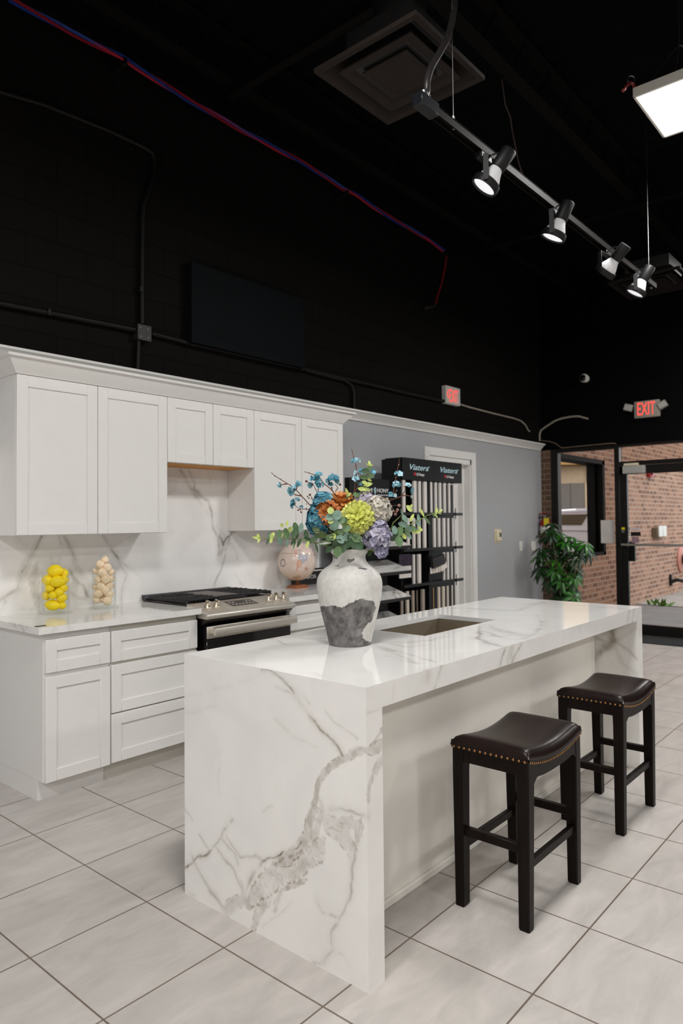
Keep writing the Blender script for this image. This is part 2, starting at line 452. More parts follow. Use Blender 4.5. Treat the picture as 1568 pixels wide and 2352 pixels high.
mb.box(DX1 - .06, DX1 - .02, WY + .08, WY + .15, 0, DZ - .06)
mb.build('door_casing', WHITE_TRIM, dr)
# crown moulding on the wall
prof = [(WY, 2.425), (WY - .015, 2.425), (WY - .02, 2.445), (WY - .035, 2.455), (WY - .06, 2.485), (WY - .075, 2.495), (WY - .085, 2.5), (WY - .085, 2.515), (WY, 2.515)]
struct(MB().prism(prof, 'x', XB, FX - .03), 'trim_1', WHITE_TRIM, 'long white crown moulding between grey wall and black wall', 'moulding', angle=50)
struct(MB().box(4.64, DX0 - .1, WY - .014, WY, 0, .1).box(DX1 + .1, FX - .03, WY - .014, WY, 0, .1), 'baseboard_left', WHITE_TRIM, 'white baseboard along the blue grey wall', 'baseboard')
# ceiling, joists, beam
deck = MB()
x = XB
pr = []
while x < FX + .2:
    pr += [(x, CEIL), (x + .05, CEIL - .04), (x + .1, CEIL - .04), (x + .15, CEIL)]; x += .2
pr += [(FX + .2, CEIL + .1), (XB, CEIL + .1)]
struct(deck.prism(pr, 'y', YB - .2, WY + .3), 'ceiling', BLACKC, 'black corrugated metal ceiling deck', 'ceiling', smooth=False)
JO = M('joist_paint', (10, 8, 7), .7, var=.1, spec=.1)
mb = MB()
for yy in (3.55, 2.1, .65, -.8):
    mb.box(XB, FX, yy - .05, yy + .05, CEIL - .06, CEIL - .05).box(XB, FX, yy - .045, yy + .045, CEIL - .36, CEIL - .35)
    for k in range(38):
        x0 = XB + .4 * k
        mb.tube([(x0, yy, CEIL - .06), (x0 + .2, yy, CEIL - .35), (x0 + .4, yy, CEIL - .06)], .009, 5)
struct(mb, 'trim_2', JO, 'black open web ceiling joists', 'joist')
for k, x in enumerate((3.05, 6.6)):
    struct(MB().box(x, x + .06, YB, 3.6, CEIL - .42, CEIL - .36), 'trim_%d' % (3 + k), JO, ('slim black bridging bar under the joists near the diffuser', 'slim black bridging bar under the joists beyond the light panel')[k], 'joist')
struct(MB().box(5.6, 13, .28, .62, CEIL - .5, CEIL - .08).box(6, 13, .2, .7, CEIL - .52, CEIL - .5), 'trim_5', M('beam_paint', (20, 20, 20), .6, var=.1, spec=.3), 'dark steel beam high above the square light panel', 'beam')

# storefront wall
yP0, yP1 = P(1266, 1180, 'x', FX).y, WY
BRK = brick_mat('brown_inside_brick', (104, 76, 58), (84, 62, 48), (120, 100, 84), .21, .075, .009, .85, .6, (0, 0, 0), 'yz')
struct(MB().box(FX, FX + .3, yP0, WY + .3, 0, 2.47), 'wall_front', BRK, 'narrow brown brick pier in the corner beside the window', 'brick pier')
struct(MB().box(FX, FX + .3, YB - .2, WY, 2.43, CEIL), 'wall_front_upper', BLOCKY, 'black painted wall above the glass storefront', 'wall')
# frames: window_1 is the side light, window_2 the transom, door_1 the glass door
yF = [P(u, 1180, 'x', FX).y for u in (1266, 1282, 1412, 1439)]
zb = P(1500, 1056, 'x', FX).z; zd = P(1500, 1086, 'x', FX).z
w1 = thing('window_1', 'tall dark framed side window beside the glass door', 'window', (FX + .05, (yF[0] + yF[2]) / 2, 0), kind='structure')
mb = MB().box(FX, FX + .11, yF[1], yF[0], 0, 2.43, .003).box(FX, FX + .11, yF[2] - .06, yF[2], 0, 2.43, .003).box(FX, FX + .11, yF[2], yF[1], 2.385, 2.43).box(FX, FX + .11, yF[2], yF[1], 0, .1)
mb.box(FX - .015, FX, yF[1] + .01, yF[1] + .03, 0, 2.43)
mb.build('window_frame', BRONZE, w1)
MB().box(FX + .05, FX + .056, yF[2], yF[1], .1, 2.385).build('pane', PANED, w1)
yd1 = yF[2] - .06; yd0 = 1.9
w2 = thing('window_2', 'dark framed transom pane above the glass door', 'window', (FX + .05, (yd0 + yd1) / 2, zb), kind='structure')
MB().box(FX, FX + .11, yd0 - .1, yd1, 2.40, 2.43).box(FX, FX + .11, yd0 - .1, yd1, zb - .05, zb, .003).box(FX, FX + .11, yd0 - .1, yd0, zb, 2.4).build('window_frame', BRONZE, w2)
MB().box(FX + .05, FX + .056, yd0, yd1, zb, 2.40).build('pane', PANED, w2)
d1 = thing('door_1', 'dark framed glass entrance door with a push bar', 'door', (FX + .05, (yd0 + yd1) / 2, 0), kind='structure')
zt = zb - .055
mb = MB().box(FX + .02, FX + .075, yF[3], yd1 - .004, .01, zt, .003).box(FX + .02, FX + .075, yd0, yd0 + .07, .01, zt, .003).box(FX + .02, FX + .075, yd0, yd1, zd, zt).box(FX + .02, FX + .075, yd0, yd1, .01, .13)
mb.build('door_frame', BRONZE, d1)
MB().box(FX + .045, FX + .051, yd0 + .07, yF[3], .13, zd).build('pane', PANE, d1)
za = P(1500, 1252, 'x', FX - .06).z; yb = P(1426, 1252, 'x', FX - .06).y
bar = MB().box(FX - .075, FX - .045, yd0 + .03, yb, za - .014, za + .016, .004).build('push_bar', M('push_bar_metal', (158, 152, 144), .4, .7), d1)
MB().box(FX - .05, FX + .02, yF[3] - .02, yF[3] + .05, za - .03, za + .03, .004).build('bar_mount', BRONZE, bar)
yh = P(1447, 1252, 'x', FX).y; zh = [P(1447, v, 'x', FX).z for v in (1290, 1245)]
MB().box(FX + .075, FX + .12, yh - .03, yh + .05, zh[0], zh[1], .006).build('pull_handle', BLACKM, d1)
a = P(1431, 1214, 'x', FX + .02); MB().box(FX + .01, FX + .02, a.y - .02, a.y + .02, a.z - .016, a.z + .016).build('yellow_sticker', M('yellow_sticker', (205, 190, 30), .5), d1)
a = P(1431, 1221, 'x', FX + .02); MB().lathe([(0, 0), (.018, 0), (.018, .014), (0, .016)], n=20, mat=Matrix.Translation((FX + .02, a.y, a.z)) @ Matrix.Rotation(-PI / 2, 4, 'Y')).build('lock_cylinder', GALV, d1)
a, b = P(1430, 1071, 'x', FX - .03), P(1480, 1086, 'x', FX - .03)
cl = MB().box(FX - .06, FX + .02, b.y, a.y, b.z, a.z, .006).build('door_closer', M('closer_grey', (168, 166, 160), .5), d1)
MB().box(FX - .04, FX + .02, b.y + .08, a.y - .01, a.z + .002, a.z + .035, .004).build('closer_arm', IVORY, cl)
struct(MB().box(FX - .08, FX + .3, YB - .2, yd0 - .1, 0, 2.43), 'wall_front_right', BLACKP, 'dark storefront wall beyond the door', 'wall')
struct(MB().box(FX - .02, FX + .13, yd0 - .1, yF[0], -.02, .012), 'trim_6', BRONZE, 'dark door threshold', 'threshold')
# stickers and notices on the glass
def glass_card(u0, v0, u1, v1, mat, name, label, cat, x=FX + .04):
    a, b = P(u0, v0, 'x', x), P(u1, v1, 'x', x)
    return tag(MB().box(x - .002, x + .002, b.y, a.y, b.z, a.z).build(name, mat, smooth=False), label, cat)
glass_card(1379, 1195, 1411, 1248, M('notice_paper', (206, 200, 194), .6), 'notice_sheet', 'large blank pale notice sheet taped inside the side window', 'notice', FX + .045)
s1 = thing('pull_sticker', 'narrow white vertical sticker on the door glass edge', 'sticker', P(1443, 1235, 'x', FX + .04))
a, b = P(1440, 1208, 'x', FX + .04), P(1447, 1235, 'x', FX + .04)
MB().box(FX + .038, FX + .042, b.y, a.y, b.z, a.z).build('label_face', WHITEPL, s1, smooth=False)
letters('PULL', BLACKP, s1, (FX + .036, a.y - .008, a.z - .02), (0, 0, -1), (0, -1, 0), .028, (a.z - b.z) * .8)
glass_card(1448, 1213, 1468, 1219, M('pale_sticker', (200, 186, 190), .5), 'card_logo_sticker', 'small pale card logo strip above the black door sticker', 'sticker')
glass_card(1448, 1222, 1471, 1231, BLACKSIGN, 'hours_sticker', 'small black sticker with grey writing on the door glass', 'sticker')
glass_card(1450, 1233, 1467, 1247, M('lilac_sticker', (150, 118, 128), .5), 'round_emblem_sticker', 'faint lilac emblem sticker just above the push bar', 'sticker')

# walls behind the camera (close the showroom)
SHOWROOM = M('showroom_wall_paint', (228, 226, 222), .6, var=.02)
struct(MB().box(XB - .2, XB, YB, WY, 0, 2.43), 'wall_back', SHOWROOM, 'grey wall at the back of the showroom', 'wall')
struct(MB().box(XB - .2, XB, YB, WY, 2.43, CEIL), 'wall_back_upper', BLACKP, 'black upper wall at the back of the showroom', 'wall')
struct(MB().box(XB - .2, FX + .2, YB - .2, YB, 0, 2.43), 'wall_right', SHOWROOM, 'grey wall on the far side of the showroom', 'wall')
struct(MB().box(XB - .2, FX + .2, YB - .2, YB, 2.43, CEIL), 'wall_right_upper', BLACKP, 'black upper wall on the far side of the showroom', 'wall')

# ================================================================ KITCHEN RUN
BX0, BX1 = 1.796, 2.79     # base cabinets left of the range
RX0, RX1 = 2.806, 3.578    # range
CX1 = 4.62                 # end of the run
FY, FR = 3.614, 3.594      # carcass face, front face
UY, UF = 3.946, 3.926
CT0, CT1 = .886, .922
SPY = 4.236

def shaker(name, x0, x1, z0, z1, yf, par, fw=.062, th=.02):
    """five-piece door or drawer front with a recessed centre panel, facing -y"""
    mb = MB(); y0, y1 = yf, yf + th; b = .0018
    mb.box(x0, x0 + fw, y0, y1, z0, z1, b).box(x1 - fw, x1, y0, y1, z0, z1, b)
    mb.box(x0 + fw, x1 - fw, y0, y1, z0, z0 + fw, b).box(x0 + fw, x1 - fw, y0, y1, z1 - fw, z1, b)
    mb.box(x0 + fw - .002, x1 - fw + .002, y0 + .009, y1 - .002, z0 + fw - .002, z1 - fw + .002)
    return mb.build(name, WHITE, par)

zF = lambda u, v: P(u, v, 'y', FR).z
xF = lambda u, v=1600: P(u, v, 'y', FR).x
def base_body(par, x0, x1, left_end=False, right_end=False):
    mb = MB().box(x0, x1, FY, SPY - .001, .105, CT0)
    mb.box(x0 + (.018 if left_end else 0), x1, 3.67, 3.69, 0, .105)
    if left_end: mb.box(x0, x0 + .018, 3.67, SPY, 0, .1055)
    if right_end: mb.box(x1 - .018, x1, 3.67, SPY, 0, .12)
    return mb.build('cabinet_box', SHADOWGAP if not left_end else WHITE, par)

xm0, xm1 = xF(253.5), xF(256.8)
z_d1t, z_d1b, z_drt, z_drb = zF(105.6, 1470.9), zF(105.6, 1547.7), zF(105.6, 1557.5), zF(107, 1800)
c1 = thing('base_cabinet', 'white base cabinet at the left end with one drawer over one door', 'cabinet', (1.99, 3.9, 0))
base_body(c1, BX0, (xm0 + xm1) / 2 - .001, True)
shaker('drawer', BX0 + .006, xm0, z_d1b, z_d1t, FR, c1); shaker('door', BX0 + .006, xm0, z_drb, z_drt, FR, c1)
zs = [zF(257, v) for v in (1450.4, 1521.7, 1528.5, 1638.7, 1642.3, 1753.5)]
c2 = thing('base_cabinet', 'white base cabinet of three stacked drawers left of the range', 'cabinet', (2.48, 3.9, 0))
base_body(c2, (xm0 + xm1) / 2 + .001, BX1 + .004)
for a, b in ((1, 0), (3, 2), (5, 4)): shaker('drawer', xm1, BX1 - .002, zs[a], zs[b], FR, c2)
c3 = thing('base_cabinet', 'white base cabinet right of the range mostly hidden by the vase', 'cabinet', (4.1, 3.9, 0))
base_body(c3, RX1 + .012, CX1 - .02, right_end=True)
xmid = (RX1 + CX1) / 2
for x0, x1 in ((RX1 + .03, xmid - .004), (xmid + .004, CX1 - .03)):
    shaker('drawer', x0, x1, zs[1], zs[0], FR, c3); shaker('door', x0, x1, zs[5], zs[2], FR, c3)

CY0 = 3.569
def J(x, y, ax='y', val=SPY): return P(x * .2168, 1220 + y * .2168, ax, val)
ctl = MB().gridbox(1.752, RX0 - .003, CY0, SPY, CT0, CT1, .012).build('left_worktop', MARBLE)
tag(ctl, 'white marble worktop left of the range carrying the two glass jars', 'worktop')
E0 = lambda x, y: J(x, y, 'x', 1.752)
V = [([J(0, 900, 'z', CT1), J(300, 930, 'z', CT1), J(700, 870, 'z', CT1), J(1100, 900, 'z', CT1), J(1450, 850, 'z', CT1)], .006, .25, .1, 0, 'l'),
     ([E0(100, 960), E0(160, 1000), E0(180, 1040)], .006, .5, .1, .2, 'l'), ([E0(200, 970), E0(240, 1010), E0(260, 1070)], .008, .55, .1, .3, 'l'),
     ([E0(290, 990), E0(270, 1050)], .006, .5, .1, .2, 'l'), ([P(126, 1440, 'y', CY0), P(118, 1458, 'y', CY0)], .005, .5, .1, .1, 'l'),
     ([P(156, 1432, 'y', CY0), P(160, 1452, 'y', CY0)], .006, .4, .1, 0, 'l'), ([P(400, 1402, 'y', CY0), P(408, 1418, 'y', CY0)], .006, .25, .3, 0, 'l'),
     ([J(1200, 790, 'z', CT1), J(1500, 830, 'z', CT1)], .006, .2, 0, 0, 'l')]
paint_veins(ctl, V)
ctr = MB().gridbox(RX1 + .006, CX1, CY0, SPY, CT0, CT1, .015).build('right_worktop', MARBLE)
tag(ctr, 'white marble worktop right of the range carrying the globe', 'worktop')
paint_veins(ctr, [([(3.7, 3.65, CT1), (3.9, 3.8, CT1), (4.1, 3.75, CT1), (4.5, 4.0, CT1)], .005, .3, .2, 0, 'l'), ([(3.75, 3.57, .92), (3.78, 3.569, .89)], .005, .4, .1, 0, 'l')])
# marble splashback, one tall slab field
xs1 = P(733, 1280, 'y', SPY).x
spl = MB().gridbox(1.30, xs1, SPY, WY - .001, CT0 + .03, 1.9, .009).build('splashback', MARBLES)
tag(spl, 'white marble splashback slab with dark veins between counter and wall cabinets', 'splashback')
K = lambda x, y: P(380 + x * .2296, 1070 + y * .2296, 'y', SPY)
ln = lambda f, pts, w, s, o=.1, d=0., k='l': ([f(*p) for p in pts], w, s, o, d, k)
V = [ln(K, [(140, 40), (210, 140), (260, 230), (300, 310)], .011, .5), ln(K, [(225, 40), (270, 110), (295, 200), (285, 240)], .006, .7, .1, .55),
     ln(K, [(260, 240), (330, 260), (360, 310), (430, 350), (460, 450), (475, 560), (490, 640), (520, 720), (535, 820), (530, 900)], .006, .75, .2, .45),
     ln(K, [(280, 250), (320, 300), (350, 320)], .02, .6, .1, 0, 'b'), ln(K, [(535, 890), (580, 830)], .028, .5, .1, .2, 'b'),
     ln(K, [(540, 710), (580, 790), (610, 740), (650, 700), (680, 660)], .007, .8, .2, .5), ln(K, [(645, 710), (620, 800)], .022, .6, .1, .3, 'b'),
     ln(K, [(605, 820), (600, 900), (550, 1050), (490, 1140), (470, 1230)], .0035, .6, .1, .1), ln(K, [(650, 780), (700, 840), (720, 930)], .005, .6, .1, .1),
     ln(K, [(150, 60), (100, 180), (90, 240), (40, 280)], .0035, .5), ln(K, [(300, 310), (400, 430), (470, 580)], .006, .25), ln(K, [(700, 1090), (770, 1200)], .004, .4),
     ln(K, [(475, 570), (540, 640), (590, 700)], .006, .3), ln(K, [(440, 90), (455, 160)], .006, .35),
     ln(J, [(440, 60), (390, 170), (330, 270), (280, 380), (230, 480), (200, 600)], .007, .7, .2, .4), ln(J, [(400, 100), (300, 330), (230, 500), (190, 640)], .036, .30, .1, 0, 'b'),
     ln(J, [(200, 620), (100, 660), (0, 720), (-100, 780)], .010, .5, .1, .1), ln(J, [(400, 330), (370, 500), (370, 650), (400, 860)], .030, .42, .45, .1, 'b'),
     ln(J, [(680, 70), (740, 200), (800, 300)], .010, .55), ln(J, [(1100, 50), (1160, 130), (1220, 240), (1250, 280)], .006, .95, .1, .9),
     ln(J, [(1250, 280), (1320, 340), (1470, 490)], .004, .55, .1, .1), ln(J, [(740, 430), (800, 530), (880, 580), (940, 680)], .011, .75, .1, .5),
     ln(J, [(760, 300), (860, 460), (950, 640)], .03, .3, 0, 0, 'b'), ln(J, [(1240, 290), (1330, 450), (1300, 560), (1290, 750)], .006, .35),
     ln(J, [(160, 60), (280, 170)], .003, .5, .2), ln(J, [(70, 680), (40, 800), (0, 860)], .005, .45), ln(J, [(620, 60), (630, 150)], .004, .4), ln(J, [(1440, 40), (1380, 110)], .004, .5),
     ln(J, [(740, 640), (820, 700), (940, 720)], .005, .35), ln(J, [(240, 820), (330, 850)], .012, .3)]
paint_veins(spl, V)

# ------------------------------------------------------------ wall cabinets
UX = [1.796, 2.295, 2.803, 3.190, 3.580, 4.095, 4.610]
UZ0, UZ1, UZ2 = 1.397, 2.306, 1.868
def wall_cab(i0, i1, i2, z0, label):
    t = thing('wall_cabinet', label, 'cabinet', ((UX[i0] + UX[i2]) / 2, 4.1, z0))
    x0, x1 = UX[i0] + .0012, UX[i2] - .0012
    MB().box(x0, x1, UY, SPY - .001 if z0 < 1.5 else SPY - .001, z0, UZ1 + .02, .001).build('cabinet_box', WHITE, t)
    if z0 > 1.5: MB().box(x0 + .01, x1 - .01, UY + .02, SPY - .004, z0 - .004, z0).build('underside', ORANGEW, t)
    g = .002
    shaker('door', UX[i0] + g, UX[i1] - g, z0 + .002, UZ1, UF, t, .066); shaker('door', UX[i1] + g, UX[i2] - g, z0 + .002, UZ1, UF, t, .066)
    return t
wall_cab(0, 1, 2, UZ0, 'tall white two door wall cabinet above the glass jars')
wall_cab(2, 3, 4, UZ2, 'short white two door wall cabinet above the range with orange underside')
wall_cab(4, 5, 6, UZ0, 'tall white two door wall cabinet above the globe')
# cabinet crown
zc = 2.402
mb = MB()
o, dz = .082, zc - UZ1
pf = [(0, 0), (.006, 0), (.012, .012), (.06, .066), (.066, .078), (.082, .082), (.082, dz), (0, dz)]
xl, xr = UX[0], UX[6]
rings = []
t = bmesh.new()
for path in ([(xl - 1, SPY)], ):
    pass
corner = [(lambda d: (xl - d, SPY + .01)), (lambda d: (xl - d, UF - d)), (lambda d: (xr + d, UF - d)), (lambda d: (xr + d, SPY + .01))]
for f in corner: rings.append([t.verts.new((*f(d), UZ1 + z + .001)) for d, z in pf])
for A, B in zip(rings, rings[1:]):
    for k in range(len(pf)):
        k2 = (k + 1) % len(pf); t.faces.new((A[k], B[k], B[k2], A[k2]))
bmesh.ops.recalc_face_normals(t, faces=t.faces)
mb._add(t); mb.box(xl, xr, UF, SPY + .01, zc - .012, zc)
tag(mb.build('cabinet_crown', WHITE, angle=50), 'white angled crown moulding capping the wall cabinets', 'moulding')

# -------------------------------------------------------------------- range
rg = thing('gas_range', 'stainless slide in gas range with black grates and five knobs', 'stove', ((RX0 + RX1) / 2, 3.9, 0))
RZ = .935
MB().box(RX0 + .004, RX1 - .004, 3.72, 4.19, .04, RZ - .012).box(RX0 + .004, RX1 - .004, 3.62, 3.72, .04, .855).box(RX0 + .012, RX1 - .012, 3.585, 3.62, .04, .85).build('body', BLACKG, rg)
mb = MB().box(RX0 - .004, RX1 + .004, 3.724, 4.205, RZ - .012, RZ, .002)
mb.build('cooktop', BLACKG, rg)
MB().prism([(4.18, RZ), (4.232, RZ), (4.232, RZ + .03), (4.2, RZ + .03)], 'x', RX0, RX1).build('back_trim', M('dark_steel_trim', (78, 78, 82), .35, .8), rg)
# grates: two outer grids and a flat griddle between
def grate(x0, x1, y0, y1):
    g = MB(); z = RZ + .030
    for x in (x0, x1 - .012): g.box(x, x + .012, y0, y1, RZ + .003, z, .002)
    for y in (y0, y1 - .012, (y0 + y1) / 2 - .006): g.box(x0, x1, y, y + .012, z - .014, z, .002)
    for k in range(1, 8):
        y = y0 + (y1 - y0) * k / 8
        if k != 4:
            g.box(x0, x0 + (x1 - x0) * .42, y - .005, y + .005, z - .012, z + .004, .002); g.box(x1 - (x1 - x0) * .42, x1, y - .005, y + .005, z - .012, z + .004, .002)
    g.box((x0 + x1) / 2 - .005, (x0 + x1) / 2 + .005, y0, y0 + .16, z - .012, z + .002, .002); g.box((x0 + x1) / 2 - .005, (x0 + x1) / 2 + .005, y1 - .16, y1, z - .012, z + .002, .002)
    return g
grate(RX0 + .012, RX0 + .262, 3.735, 4.165).build('grate', CAST, rg)
grate(RX1 - .262, RX1 - .012, 3.735, 4.165).build('grate', CAST, rg)
grd = MB().box(RX0 + .27, RX1 - .27, 3.735, 4.165, RZ + .004, RZ + .026, .004).build('griddle', M('griddle_plate', (92, 84, 78), .45, .6, var=.05), rg)
for y_ in (3.73, 4.158): MB().box(RX0 + .268, RX1 - .268, y_, y_ + .012, RZ + .004, RZ + .032, .002).build('griddle_rim', CAST, grd)
for x, y in ((RX0 + .137, 3.85), (RX0 + .137, 4.06), (RX1 - .137, 3.85), (RX1 - .137, 4.06)):
    MB().lathe([(0, RZ + .001), (.045, RZ + .001), (.045, RZ + .01), (.03, RZ + .016), (0, RZ + .018)], (x, y, 0), 24).build('burner', CAST, rg)
# slanted control panel
p0, p1 = (3.722, RZ + .002), (3.508, .883)
pan = [(p0[0], p0[1]), (p1[0] + .012, p1[1] + .006), (p1[0], p1[1] - .004), (p1[0] + .002, p1[1] - .026), (p1[0] + .012, p1[1] - .03), (3.62, .855), (p0[0], .89)]
MB().prism(pan, 'x', RX0 - .004, RX1 + .008, .002).build('control_panel', STEEL, rg)
MB().prism([(3.525, .853), (3.62, .853), (3.62, .812), (3.565, .812)], 'x', RX0 + .004, RX1, .002).build('fascia', M('dark_steel', (62, 58, 55), .3, .9, stretch=(1, 40, 40)), rg)
sl = Vector((0, p1[0] + .012 - p0[0], p1[1] + .006 - p0[1])); nrm = Vector((0, sl.z, -sl.y)).normalized(); 
if nrm.z < 0: nrm = -nrm
ang = math.atan2(nrm.y, nrm.z)
Rk = Matrix.Rotation(-ang, 4, 'X')
def on_panel(x, s): return Vector((x, p0[0], p0[1])) + sl * s
kx = [P(u, 1385, 'y', 3.617).x for u in (477.5, 498, 618, 635, 652)]
for x in kx:
    c = on_panel(x, .50)
    mt = Matrix.Translation(c) @ Rk
    k = MB().lathe([(0, 0), (.024, 0), (.024, .006), (.0205, .010), (.0195, .028), (.017, .032), (0, .032)], n=28, mat=mt).build('knob', KNOBM, rg)
    MB().box(-.008, .008, -.022, .022, .02, .046, .003, mat=mt).build('knob_grip', KNOBM, k)
dsp = MB().box(-.115, .115, -.048, .048, -.001, .0016, mat=Matrix.Translation(on_panel((kx[1] + kx[2]) / 2 - .005, .42)) @ Rk).build('display', M('touch_panel', (74, 66, 60), .12), rg)
mb = MB(); mt = Matrix.Translation(on_panel((kx[1] + kx[2]) / 2 - .005, .42)) @ Rk
mb.box(-.03, .03, .005, .032, .0016, .0022, mat=mt)
mb.build('display_window', M('display_window', (40, 34, 22), .1), dsp)
for a, b in ((-.09, .02), (-.06, .02), (-.09, -.02), (-.06, -.02), (-.03, -.02), (0, -.02), (.03, -.02), (.06, -.02), (.06, .02), (.09, .02), (.09, -.02)): MB().box(a - .006, a + .006, b - .003, b + .003, .0016, .002, mat=mt).build('touch_button', WHITEINK, dsp)
# oven door
od = MB().box(RX0 + .02, RX1 - .004, 3.548, 3.585, .14, .805, .003).build('oven_door', M('oven_glass', (22, 20, 19), .08), rg)
MB().box(RX0 + .018, RX1 - .002, 3.542, 3.549, .728, .803, .002).build('door_band', STEEL, od)
MB().box(RX0 + .035, RX1 + .0, 3.482, 3.506, .750, .797, .005, 2).build('handle', STEEL, od)
for x in (RX0 + .06, RX1 - .05): MB().box(x - .014, x + .014, 3.5, 3.545, .757, .790, .004).build('handle_post', STEEL, od)
MB().box(RX0 + .02, RX1 - .004, 3.55, 3.585, .045, .135, .003).build('drawer', STEEL, rg)

